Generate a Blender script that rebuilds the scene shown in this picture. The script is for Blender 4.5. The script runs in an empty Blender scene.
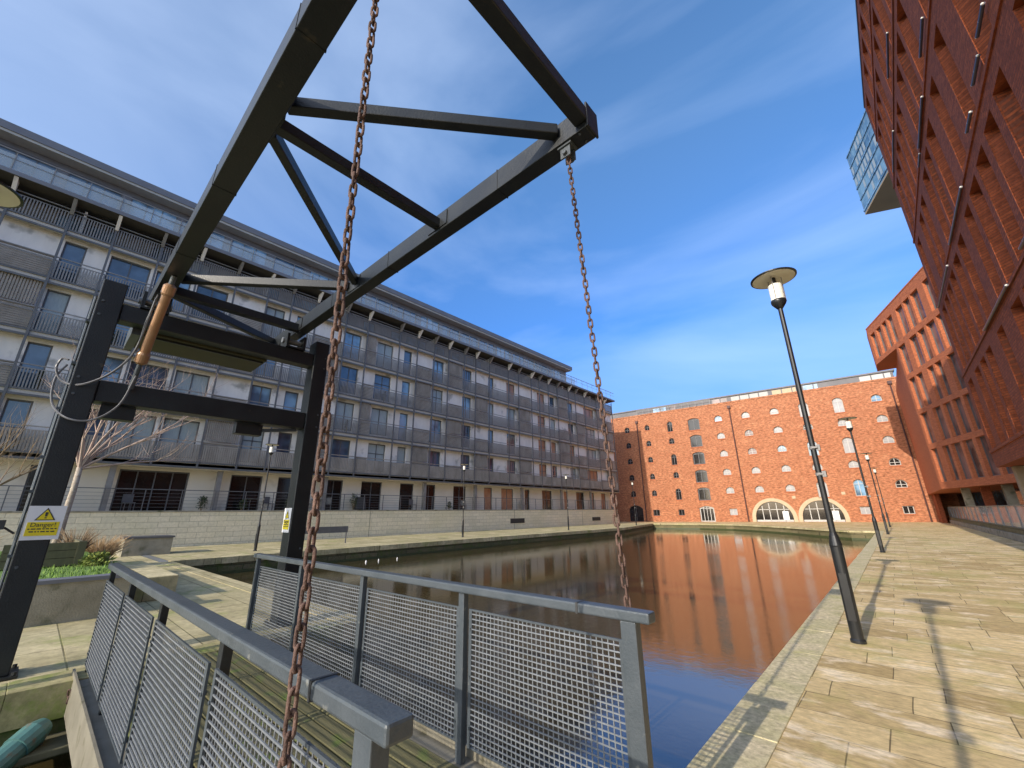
import bpy, math, random
from mathutils import Vector, Matrix
random.seed(7)
D = bpy.data
scene = bpy.context.scene
COL = scene.collection
rad = math.radians

# ------------------------------------------------------------------ camera
cd = D.cameras.new('camera'); cam = D.objects.new('camera', cd); COL.objects.link(cam)
cd.sensor_width = 36.0; cd.lens = 408.452 / 1024 * 36.0
cd.clip_start = 0.03; cd.clip_end = 3000
cam.matrix_world = (Matrix.Translation((0, 0, 1.6)) @ Matrix.Rotation(rad(41.723), 4, 'Z')
                    @ Matrix.Rotation(rad(90 + 17.571), 4, 'X') @ Matrix.Rotation(rad(-0.751), 4, 'Z'))
scene.camera = cam
# ------------------------------------------------------------------ sky and sun
EL = 24.4
sun_dir = Vector((0.012 * math.cos(rad(EL)), math.cos(rad(EL)), -math.sin(rad(EL)))).normalized()
w = D.worlds.new('World'); scene.world = w; w.use_nodes = True
nt = w.node_tree; nt.nodes.clear()
N = nt.nodes.new; L = nt.links.new
out = N('ShaderNodeOutputWorld'); bg = N('ShaderNodeBackground')
sky = N('ShaderNodeTexSky'); sky.sky_type = 'NISHITA'; sky.sun_disc = False
sky.sun_elevation = rad(EL); sky.sun_rotation = rad(181); sky.air_density = 1.0; sky.dust_density = 1.0; sky.ozone_density = 3.0
hs = N('ShaderNodeHueSaturation'); hs.inputs['Saturation'].default_value = 1.0
tc = N('ShaderNodeTexCoord'); mp = N('ShaderNodeMapping'); mp.inputs['Scale'].default_value = (0.75, 1.5, 3.2); mp.inputs['Rotation'].default_value = (0.25, 0.45, 0.5)
ns = N('ShaderNodeTexNoise'); ns.inputs['Scale'].default_value = 1.1; ns.inputs['Detail'].default_value = 9; ns.inputs['Roughness'].default_value = 0.5; ns.inputs['Distortion'].default_value = 0.5
cr = N('ShaderNodeValToRGB'); cr.color_ramp.elements[0].position = 0.42; cr.color_ramp.elements[0].color = (0, 0, 0, 1)
cr.color_ramp.elements[1].position = 0.85; cr.color_ramp.elements[1].color = (0.26, 0.26, 0.26, 1)
mx = N('ShaderNodeMixRGB'); mx.inputs['Color2'].default_value = (5.0, 5.8, 7.2, 1)
sx = N('ShaderNodeSeparateXYZ'); er = N('ShaderNodeValToRGB'); mu = N('ShaderNodeMixRGB'); mu.blend_type = 'MULTIPLY'; mu.inputs['Fac'].default_value = 1
er.color_ramp.elements[0].position = 0.0; er.color_ramp.elements[0].color = (0.30, 0.29, 0.42, 1); er.color_ramp.elements[1].position = 0.75; er.color_ramp.elements[1].color = (1.22, 1.12, 1.06, 1)
e2 = er.color_ramp.elements.new(0.38); e2.color = (0.80, 0.79, 0.94, 1)
L(tc.outputs['Generated'], sx.inputs[0]); L(sx.outputs[2], er.inputs[0]); L(sky.outputs[0], mu.inputs['Color1']); L(er.outputs[0], mu.inputs['Color2']); mr_ = N('ShaderNodeMapRange'); mr_.inputs['From Min'].default_value = -0.5; mr_.inputs['From Max'].default_value = 0.35; L(sx.outputs[1], mr_.inputs['Value']); L(mr_.outputs[0], mu.inputs['Fac']); L(mu.outputs[0], hs.inputs['Color'])
mr2 = N('ShaderNodeMapRange'); mr2.inputs['From Min'].default_value = -0.5; mr2.inputs['From Max'].default_value = 0.35; mr2.inputs['To Min'].default_value = 0.75; mr2.inputs['To Max'].default_value = 1.22; L(sx.outputs[1], mr2.inputs['Value']); L(mr2.outputs[0], hs.inputs['Saturation']); L(tc.outputs['Generated'], mp.inputs[0]); L(mp.outputs[0], ns.inputs['Vector'])
L(ns.outputs['Fac'], cr.inputs[0]); L(cr.outputs[0], mx.inputs['Fac']); L(hs.outputs[0], mx.inputs['Color1'])
L(mx.outputs[0], bg.inputs[0]); L(bg.outputs[0], out.inputs[0]); bg.inputs[1].default_value = 0.15
sl = D.lights.new('sun', 'SUN'); sl.energy = 2.45; sl.angle = rad(0.53); sl.color = (1.0, 0.90, 0.76)
so = D.objects.new('sun', sl); COL.objects.link(so); so.location = (0, -30, 30); so.rotation_euler = sun_dir.to_track_quat('-Z', 'Y').to_euler()
scene.view_settings.view_transform = 'Standard'; scene.view_settings.look = 'None'
scene.view_settings.exposure = 0.95; scene.view_settings.gamma = 1
scene.cycles.max_bounces = 6; scene.cycles.use_denoising = True

# ------------------------------------------------------------------ materials
MATS = {}
def newmat(name):
    m = D.materials.new(name); m.use_nodes = True
    MATS[name] = m
    return m, m.node_tree, m.node_tree.nodes['Principled BSDF']
def setin(b, k, v):
    if k in b.inputs: b.inputs[k].default_value = v
def mat(name, c1, c2=None, scale=3.0, rough=0.7, metal=0.0, bump=0.0, bscale=None, stretch=(1, 1, 1), contrast=0.25, spec=0.5, rvar=0.0, dirt=None):
    """noise-mottled surface"""
    m, t, b = newmat(name)
    b.inputs['Roughness'].default_value = rough; b.inputs['Metallic'].default_value = metal; setin(b, 'Specular IOR Level', spec)
    if c2 is None: c2 = tuple(x * 0.8 for x in c1)
    co = t.nodes.new('ShaderNodeTexCoord'); mpp = t.nodes.new('ShaderNodeMapping'); mpp.inputs['Scale'].default_value = stretch
    n = t.nodes.new('ShaderNodeTexNoise'); n.inputs['Scale'].default_value = scale; n.inputs['Detail'].default_value = 8; n.inputs['Roughness'].default_value = 0.62
    r = t.nodes.new('ShaderNodeValToRGB'); r.color_ramp.elements[0].position = 0.5 - contrast; r.color_ramp.elements[1].position = 0.5 + contrast
    r.color_ramp.elements[0].color = (*c1, 1); r.color_ramp.elements[1].color = (*c2, 1)
    t.links.new(co.outputs['Object'], mpp.inputs[0]); t.links.new(mpp.outputs[0], n.inputs['Vector']); t.links.new(n.outputs['Fac'], r.inputs[0])
    last = r.outputs[0]
    if dirt:
        n2 = t.nodes.new('ShaderNodeTexNoise'); n2.inputs['Scale'].default_value = dirt[1]; n2.inputs['Detail'].default_value = 6
        r2 = t.nodes.new('ShaderNodeValToRGB'); r2.color_ramp.elements[0].position = dirt[2]; r2.color_ramp.elements[1].position = dirt[2] + 0.12
        r2.color_ramp.elements[0].color = (0, 0, 0, 1); r2.color_ramp.elements[1].color = (1, 1, 1, 1)
        mm = t.nodes.new('ShaderNodeMixRGB'); mm.inputs['Color2'].default_value = (*dirt[0], 1)
        t.links.new(co.outputs['Object'], n2.inputs['Vector']); t.links.new(n2.outputs['Fac'], r2.inputs[0]); t.links.new(r2.outputs[0], mm.inputs['Fac'])
        t.links.new(last, mm.inputs['Color1']); last = mm.outputs[0]
    t.links.new(last, b.inputs['Base Color'])
    if rvar:
        mr = t.nodes.new('ShaderNodeMapRange'); mr.inputs['To Min'].default_value = rough - rvar; mr.inputs['To Max'].default_value = rough + rvar
        t.links.new(n.outputs['Fac'], mr.inputs['Value']); t.links.new(mr.outputs[0], b.inputs['Roughness'])
    if bump:
        n3 = t.nodes.new('ShaderNodeTexNoise'); n3.inputs['Scale'].default_value = bscale or scale * 6; n3.inputs['Detail'].default_value = 6
        bp = t.nodes.new('ShaderNodeBump'); bp.inputs['Strength'].default_value = bump; bp.inputs['Distance'].default_value = 0.02
        t.links.new(mpp.outputs[0], n3.inputs['Vector']); t.links.new(n3.outputs['Fac'], bp.inputs['Height']); t.links.new(bp.outputs[0], b.inputs['Normal'])
    return m
def blockmat(name, c1, c2, mortar, bw, bh, ms, wall=True, rough=0.85, offset=0.5, tint=None, tscale=0.3, tcon=0.15, bump=0.4, iscale=22, toff=0.0, st=(1, 1, 1), squash=1.0, sqf=2, warp=0.0, inner=0.25, rot=0.0, tint2=None):
    """courses of brick or stone. wall=True lays them upright on (x+y, z); False flat on (x, y)"""
    m, t, b = newmat(name); b.inputs['Roughness'].default_value = rough; setin(b, 'Specular IOR Level', 0.25)
    co = t.nodes.new('ShaderNodeTexCoord'); vec = co.outputs['Object']
    if wall:
        s = t.nodes.new('ShaderNodeSeparateXYZ'); a = t.nodes.new('ShaderNodeMath'); a.operation = 'ADD'; c = t.nodes.new('ShaderNodeCombineXYZ')
        t.links.new(vec, s.inputs[0]); t.links.new(s.outputs[0], a.inputs[0]); t.links.new(s.outputs[1], a.inputs[1]); t.links.new(a.outputs[0], c.inputs[0]); t.links.new(s.outputs[2], c.inputs[1])
        v2 = c.outputs[0]
    else:
        mpp = t.nodes.new('ShaderNodeMapping'); mpp.inputs['Rotation'].default_value = (0, 0, rot); t.links.new(vec, mpp.inputs[0]); v2 = mpp.outputs[0]
    if warp:
        nw = t.nodes.new('ShaderNodeTexNoise'); nw.inputs['Scale'].default_value = 0.9; nw.inputs['Detail'].default_value = 1
        ad = t.nodes.new('ShaderNodeVectorMath'); ad.operation = 'MULTIPLY_ADD'; ad.inputs[1].default_value = (warp, warp, 0)
        t.links.new(v2, nw.inputs['Vector']); t.links.new(nw.outputs['Color'], ad.inputs[0]); t.links.new(v2, ad.inputs[2]); v2 = ad.outputs[0]
    br = t.nodes.new('ShaderNodeTexBrick'); br.offset = offset; br.squash = squash; br.squash_frequency = sqf
    for k, v in (('Color1', (*c1, 1)), ('Color2', (*c2, 1)), ('Mortar', (*mortar, 1)), ('Scale', 1.0), ('Mortar Size', ms), ('Brick Width', bw), ('Row Height', bh), ('Mortar Smooth', 0.3), ('Bias', 0.0)):
        br.inputs[k].default_value = v
    t.links.new(v2, br.inputs['Vector'])
    # staining inside and across the blocks
    n = t.nodes.new('ShaderNodeTexNoise'); n.inputs['Scale'].default_value = tscale; n.inputs['Detail'].default_value = 9; n.inputs['Roughness'].default_value = 0.65
    ms_ = t.nodes.new('ShaderNodeMapping'); ms_.inputs['Scale'].default_value = st; t.links.new(vec, ms_.inputs[0]); vs_ = ms_.outputs[0]
    t.links.new(vs_, n.inputs['Vector'])
    r = t.nodes.new('ShaderNodeValToRGB'); r.color_ramp.elements[0].position = 0.5 - tcon + toff; r.color_ramp.elements[1].position = 0.5 + tcon + toff
    mm = t.nodes.new('ShaderNodeMixRGB'); mm.inputs['Color2'].default_value = (*(tint or tuple(x * 0.7 for x in c1)), 1)
    sc = t.nodes.new('ShaderNodeMath'); sc.operation = 'MULTIPLY'; sc.inputs[1].default_value = 0.65
    t.links.new(n.outputs['Fac'], r.inputs[0]); t.links.new(r.outputs[0], sc.inputs[0]); t.links.new(sc.outputs[0], mm.inputs['Fac']); t.links.new(br.outputs['Color'], mm.inputs['Color1'])
    n2 = t.nodes.new('ShaderNodeTexNoise'); n2.inputs['Scale'].default_value = tscale * iscale; n2.inputs['Detail'].default_value = 7; n2.inputs['Roughness'].default_value = 0.7
    t.links.new(vs_, n2.inputs['Vector'])
    mr = t.nodes.new('ShaderNodeMapRange'); mr.inputs['From Min'].default_value = 0.25; mr.inputs['From Max'].default_value = 0.75
    mr.inputs['To Min'].default_value = 1 - inner; mr.inputs['To Max'].default_value = 1 + inner
    mu = t.nodes.new('ShaderNodeVectorMath'); mu.operation = 'SCALE'
    t.links.new(n2.outputs['Fac'], mr.inputs['Value']); t.links.new(mm.outputs[0], mu.inputs[0]); t.links.new(mr.outputs[0], mu.inputs['Scale'])
    last = mu.outputs[0]
    if tint2:  # a second stain with its own shape (lichen, algae)
        n4 = t.nodes.new('ShaderNodeTexNoise'); n4.inputs['Scale'].default_value = tint2[1]; n4.inputs['Detail'].default_value = 10; n4.inputs['Roughness'].default_value = 0.75
        t.links.new(vec, n4.inputs['Vector'])
        r4 = t.nodes.new('ShaderNodeValToRGB'); r4.color_ramp.elements[0].position = tint2[2]; r4.color_ramp.elements[1].position = tint2[2] + 0.14; r4.color_ramp.elements[1].color = (tint2[3],) * 3 + (1,)
        m4 = t.nodes.new('ShaderNodeMixRGB'); m4.inputs['Color2'].default_value = (*tint2[0], 1)
        t.links.new(n4.outputs['Fac'], r4.inputs[0]); t.links.new(r4.outputs[0], m4.inputs['Fac']); t.links.new(last, m4.inputs['Color1']); last = m4.outputs[0]
    t.links.new(last, b.inputs['Base Color'])
    if bump:
        sb = t.nodes.new('ShaderNodeMath'); sb.operation = 'SUBTRACT'; t.links.new(n2.outputs['Fac'], sb.inputs[0]); t.links.new(br.outputs['Fac'], sb.inputs[1])
        bp = t.nodes.new('ShaderNodeBump'); bp.inputs['Strength'].default_value = bump; bp.inputs['Distance'].default_value = 0.012
        t.links.new(sb.outputs[0], bp.inputs['Height']); t.links.new(bp.outputs[0], b.inputs['Normal'])
    return m
def glassmat(name, c, rough=0.06, spec=1.0, scale=0.8):
    m, t, b = newmat(name); b.inputs['Roughness'].default_value = rough; setin(b, 'Specular IOR Level', spec); b.inputs['IOR'].default_value = 1.6
    co = t.nodes.new('ShaderNodeTexCoord'); n = t.nodes.new('ShaderNodeTexNoise'); n.inputs['Scale'].default_value = scale; n.inputs['Detail'].default_value = 2
    r = t.nodes.new('ShaderNodeValToRGB'); r.color_ramp.elements[0].position = 0.4; r.color_ramp.elements[1].position = 0.62
    r.color_ramp.elements[0].color = (*c, 1); r.color_ramp.elements[1].color = (*tuple(x * 0.35 for x in c), 1)
    g = t.nodes.new('ShaderNodeNewGeometry'); t.links.new(g.outputs['Position'], n.inputs['Vector']); t.links.new(n.outputs['Fac'], r.inputs[0]); t.links.new(r.outputs[0], b.inputs['Base Color'])
    bp = t.nodes.new('ShaderNodeBump'); bp.inputs['Strength'].default_value = 0.08; n5 = t.nodes.new('ShaderNodeTexNoise'); n5.inputs['Scale'].default_value = 1.3
    t.links.new(g.outputs['Position'], n5.inputs['Vector']); t.links.new(n5.outputs['Fac'], bp.inputs['Height']); t.links.new(bp.outputs[0], b.inputs['Normal'])
    return m

M_STEEL = mat('dark_painted_steel', (0.008, 0.010, 0.013), (0.018, 0.021, 0.022), 2.5, 0.42, 0, 0.15, 60, rvar=0.1, dirt=((0.06, 0.05, 0.035), 7, 0.68))
M_RAILP = mat('grey_painted_rail', (0.050, 0.062, 0.072), (0.085, 0.098, 0.11), 5, 0.38, 0, 0.15, 60, rvar=0.12, dirt=((0.22, 0.22, 0.2), 16, 0.66))
M_GALV = mat('galvanised_wire', (0.18, 0.195, 0.21), (0.29, 0.31, 0.335), 9, 0.42, 0.35)
M_RUST = mat('rusty_chain_steel', (0.045, 0.024, 0.018), (0.18, 0.108, 0.085), 13, 0.8, 0.1, 0.5, 120, contrast=0.2)
_t = M_RUST.node_tree; _g = _t.nodes.new('ShaderNodeNewGeometry')
for _l in list(_t.links):
    if _l.from_node.type == 'TEX_COORD': _t.links.new(_g.outputs['Position'], _l.to_socket)
M_CYL = mat('bronze_brown_paint', (0.30, 0.15, 0.07), (0.42, 0.26, 0.15), 5, 0.34, 0.3, 0.1, 60)
M_DECK = mat('mossy_deck_plank', (0.115, 0.105, 0.045), (0.19, 0.175, 0.085), 3, 0.9, 0, 0.5, 40, stretch=(0.35, 6, 1), dirt=((0.13, 0.18, 0.04), 4, 0.56))
M_CONC = mat('pale_weathered_concrete', (0.36, 0.33, 0.26), (0.22, 0.20, 0.15), 2, 0.9, 0, 0.5, 40, contrast=.18, dirt=((0.13, 0.13, 0.08), 2.5, 0.56))
M_KICK = mat('dull_beige_channel_steel', (0.24, 0.22, 0.17), (0.15, 0.135, 0.10), 4, 0.6, dirt=((0.10, 0.09, 0.05), 6, 0.6))
M_BLACK = mat('black_lamp_paint', (0.012, 0.013, 0.015), (0.022, 0.023, 0.025), 6, 0.32)
M_DIFF = mat('lamp_disc_underside', (0.72, 0.68, 0.54), (0.80, 0.76, 0.60), 4, 0.5)
M_FROST = mat('frosted_lamp_glass', (0.85, 0.84, 0.78), (0.75, 0.73, 0.66), 5, 0.25)
M_BRICK3 = blockmat('warehouse_brick', (0.50, 0.185, 0.082), (0.34, 0.11, 0.048), (0.44, 0.27, 0.17), 0.23, 0.076, 0.010, tint=(0.28, 0.10, 0.05), tscale=0.45, tcon=0.22, bump=0.5, inner=0.85, iscale=6, st=(1, 1, 2.2), tint2=((0.60, 0.31, 0.17), 1.1, 0.55, 0.6))
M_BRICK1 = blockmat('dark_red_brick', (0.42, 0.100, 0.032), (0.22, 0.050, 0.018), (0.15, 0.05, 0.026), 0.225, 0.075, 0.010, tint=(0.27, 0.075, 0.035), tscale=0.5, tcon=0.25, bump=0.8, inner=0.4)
M_BRICK2 = blockmat('sun_lightened_red_brick', (0.62, 0.20, 0.085), (0.42, 0.125, 0.055), (0.26, 0.10, 0.055), 0.225, 0.075, 0.010, tint=(0.45, 0.14, 0.065), tscale=0.5, tcon=0.25, bump=0.6, inner=0.3)  # same red brick, base lightened to carry the sunlight on the angled block
M_STONEW = blockmat('pale_stone_block_wall', (0.80, 0.71, 0.55), (0.66, 0.60, 0.47), (0.36, 0.31, 0.23), 0.85, 0.28, 0.012, tint=(0.60, 0.54, 0.34), tscale=0.4, tcon=0.2, inner=0.2)
M_QUAYW = blockmat('old_quay_masonry', (0.17, 0.14, 0.085), (0.10, 0.085, 0.05), (0.04, 0.04, 0.025), 0.9, 0.32, 0.02, tint2=((0.06, 0.10, 0.015), 1.2, 0.5, 0.8), tint=(0.07, 0.085, 0.03), tscale=0.7, tcon=0.2, inner=0.4)
M_FLAG = blockmat('sandstone_paving', (0.69, 0.53, 0.28), (0.43, 0.31, 0.14), (0.20, 0.15, 0.075), 0.95, 0.43, 0.0055, wall=False, tint=(0.88, 0.74, 0.54), tscale=1.6, tcon=0.05, bump=0.6, squash=0.6, sqf=3, warp=0.06, inner=0.42, iscale=6, toff=0.08, st=(1, 2.0, 1), offset=0.37, tint2=((0.36, 0.35, 0.09), 0.5, 0.50, 0.6))
M_COPE = blockmat('quay_coping_stone', (0.64, 0.54, 0.35), (0.50, 0.42, 0.26), (0.30, 0.27, 0.16), 60, 60, 0.001, wall=False, tint=(0.40, 0.37, 0.18), tscale=2.2, tcon=0.14, bump=0.6, inner=0.5, iscale=9, tint2=((0.33, 0.33, 0.08), 1.3, 0.54, 0.55))
M_PIER = blockmat('pale_pier_flags', (0.62, 0.53, 0.32), (0.40, 0.34, 0.19), (0.14, 0.12, 0.06), 1.3, 0.62, 0.010, wall=False, tint=(0.32, 0.28, 0.15), tscale=0.8, tcon=0.12, bump=0.5, inner=0.45, iscale=8, tint2=((0.22, 0.27, 0.05), 0.7, 0.53, 0.7))
M_MOSSY = blockmat('mossy_kerb_stone', (0.46, 0.40, 0.22), (0.34, 0.29, 0.15), (0.2, 0.17, 0.09), 60, 60, 0.001, wall=False, tint=(0.22, 0.20, 0.09), tscale=1.2, tcon=0.12, bump=0.6, inner=0.5, iscale=8, tint2=((0.17, 0.25, 0.03), 1.3, 0.51, 0.8))
M_GROUND = mat('plain_ground', (0.20, 0.18, 0.14), (0.15, 0.14, 0.11), 0.5, 0.95)
M_GRASS = mat('lawn_green', (0.10, 0.19, 0.03), (0.16, 0.25, 0.05), 2.5, 0.95, 0, 0.8, 60)
M_BLADE = mat('grass_blade_green', (0.13, 0.25, 0.03), (0.21, 0.30, 0.06), 3, 0.8)
M_RENDER = mat('white_render', (0.84, 0.79, 0.75), (0.66, 0.62, 0.59), 0.7, 0.9, contrast=0.2, stretch=(1, 1.6, .5), dirt=((0.40, 0.38, 0.36), 1.1, 0.58))
M_FEDGE = mat('grey_buff_render', (0.50, 0.46, 0.41), (0.42, 0.39, 0.35), 0.8, 0.9)
M_CREAM = mat('cream_render', (0.74, 0.68, 0.59), (0.62, 0.56, 0.48), 0.5, 0.9, dirt=((0.48, 0.43, 0.36), 0.9, 0.6))
M_LOUV = mat('weathered_grey_timber', (0.19, 0.168, 0.15), (0.36, 0.325, 0.295), 1.0, 0.85, stretch=(1, 1.5, .7), contrast=0.22)
M_BARS = mat('grey_metal_bars', (0.26, 0.25, 0.245), (0.17, 0.16, 0.16), 4, 0.5)
M_DKFR = mat('charcoal_frame_metal', (0.085, 0.085, 0.095), (0.13, 0.13, 0.135), 3, 0.5)
M_WHFR = mat('white_window_frame', (0.46, 0.45, 0.42), (0.36, 0.35, 0.33), 3, 0.6)
M_CURT3 = mat('dull_pane_with_blind', (0.26, 0.26, 0.28), (0.40, 0.39, 0.39), 2.5, 0.3)
M_WINW = mat('off_white_sash_paint', (0.52, 0.51, 0.48), (0.42, 0.41, 0.39), 3, 0.6)
M_ROOF = mat('slate_grey_roof_metal', (0.13, 0.135, 0.16), (0.18, 0.185, 0.21), 1, 0.55)
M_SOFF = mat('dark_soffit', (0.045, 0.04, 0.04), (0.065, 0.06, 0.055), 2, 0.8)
M_GLASS = glassmat('dark_window_glass', (0.08, 0.13, 0.20))
M_GLASSR = glassmat('brownish_window_glass', (0.20, 0.12, 0.11), 0.2, 0.6)
M_GLASSD = glassmat('unlit_room_glass', (0.022, 0.02, 0.02), 0.08, 0.45)
M_GLASSB = glassmat('pale_blue_window_glass', (0.24, 0.42, 0.62), 0.1)
M_CURT = mat('pale_curtain_behind_glass', (0.42, 0.47, 0.48), (0.28, 0.33, 0.35), 3, 0.25, stretch=(1, 8, 1))
M_CURTR = mat('warm_curtain_behind_glass', (0.34, 0.13, 0.07), (0.46, 0.28, 0.18), 2.5, 0.3)
M_ARCHS = mat('sandstone_arch', (0.54, 0.43, 0.29), (0.44, 0.35, 0.23), 2, 0.85)
M_TWG = blockmat('tower_glass_panels', (0.10, 0.20, 0.33), (0.05, 0.12, 0.22), (0.18, 0.26, 0.34), 2.2, 3.2, 0.12, rough=0.25, tint=(0.22, 0.40, 0.55), tscale=0.15, tcon=0.08, bump=0, inner=0.1)
M_TWS = mat('tower_soffit_panel', (0.26, 0.20, 0.13), (0.34, 0.26, 0.17), 0.2, 0.8)
M_BARK = mat('pale_birch_bark', (0.52, 0.46, 0.38), (0.26, 0.19, 0.14), 9, 0.85, 0, 0.4, 60, stretch=(1, 1, 2.5))
M_TWIG = mat('reddish_twig_bark', (0.48, 0.37, 0.30), (0.32, 0.22, 0.18), 6, 0.85)
M_BROWNTW = mat('brown_twig_bark', (0.21, 0.15, 0.09), (0.30, 0.21, 0.12), 6, 0.85)
M_DRY = mat('dry_orange_stem', (0.52, 0.36, 0.20), (0.36, 0.25, 0.14), 8, 0.85)
M_SHRUB = mat('yellow_green_leaf', (0.16, 0.21, 0.03), (0.24, 0.27, 0.06), 8, 0.8)
M_DKLEAF = mat('dark_evergreen_leaf', (0.035, 0.06, 0.025), (0.06, 0.09, 0.03), 8, 0.7)
M_TIMB = mat('mossy_timber_board', (0.15, 0.135, 0.075), (0.09, 0.085, 0.05), 4, 0.9, stretch=(3, 3, 1))
M_TEAL = mat('teal_green_paint', (0.10, 0.22, 0.20), (0.05, 0.13, 0.13), 6, 0.4, 0, 0.1, dirt=((0.16, 0.10, 0.06), 9, 0.6))
M_WHITE = mat('white_sign_face', (0.80, 0.80, 0.82), (0.74, 0.74, 0.77), 3, 0.4)
M_YEL = mat('yellow_sign_face', (0.82, 0.66, 0.02), (0.74, 0.58, 0.02), 5, 0.45)
M_INK = mat('black_sign_ink', (0.03, 0.03, 0.03), (0.05, 0.05, 0.05), 3, 0.5)
M_CABLE = mat('grey_rubber_cable', (0.09, 0.09, 0.10), (0.14, 0.14, 0.15), 8, 0.45)
M_PIPE = mat('dark_maroon_downpipe', (0.09, 0.03, 0.025), (0.06, 0.025, 0.02), 3, 0.6)
M_RAILPUR = mat('dark_purple_metal', (0.05, 0.045, 0.075), (0.08, 0.07, 0.10), 4, 0.35)
M_LEAD = mat('grey_roof_sheet', (0.13, 0.125, 0.13), (0.19, 0.18, 0.185), 0.5, 0.7)
M_DOORG = mat('dark_green_door_paint', (0.025, 0.035, 0.03), (0.04, 0.05, 0.045), 2, 0.5)

# water
m, t, b = newmat('dock_water'); M_WATER = m
b.inputs['Base Color'].default_value = (0.060, 0.045, 0.018, 1); b.inputs['Roughness'].default_value = 0.035; b.inputs['IOR'].default_value = 1.7; setin(b, 'Specular IOR Level', 0.75)
g = t.nodes.new('ShaderNodeNewGeometry')
mp1 = t.nodes.new('ShaderNodeMapping'); mp1.inputs['Scale'].default_value = (1.0, 1.3, 1); mp1.inputs['Rotation'].default_value = (0, 0, 0.25)
n1 = t.nodes.new('ShaderNodeTexNoise'); n1.inputs['Scale'].default_value = 6.5; n1.inputs['Detail'].default_value = 5; n1.inputs['Roughness'].default_value = 0.6; n1.inputs['Distortion'].default_value = 0.4
n2 = t.nodes.new('ShaderNodeTexNoise'); n2.inputs['Scale'].default_value = 0.12; n2.inputs['Detail'].default_value = 3
mr = t.nodes.new('ShaderNodeMapRange'); mr.inputs['From Min'].default_value = 0.35; mr.inputs['From Max'].default_value = 0.65; mr.inputs['To Min'].default_value = 0.02; mr.inputs['To Max'].default_value = 0.11
bp = t.nodes.new('ShaderNodeBump'); bp.inputs['Distance'].default_value = 0.035
t.links.new(g.outputs['Position'], mp1.inputs[0]); t.links.new(mp1.outputs[0], n1.inputs['Vector']); t.links.new(g.outputs['Position'], n2.inputs['Vector'])
t.links.new(n2.outputs['Fac'], mr.inputs['Value']); t.links.new(mr.outputs[0], bp.inputs['Strength']); t.links.new(n1.outputs['Fac'], bp.inputs['Height']); t.links.new(bp.outputs[0], b.inputs['Normal'])

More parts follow.
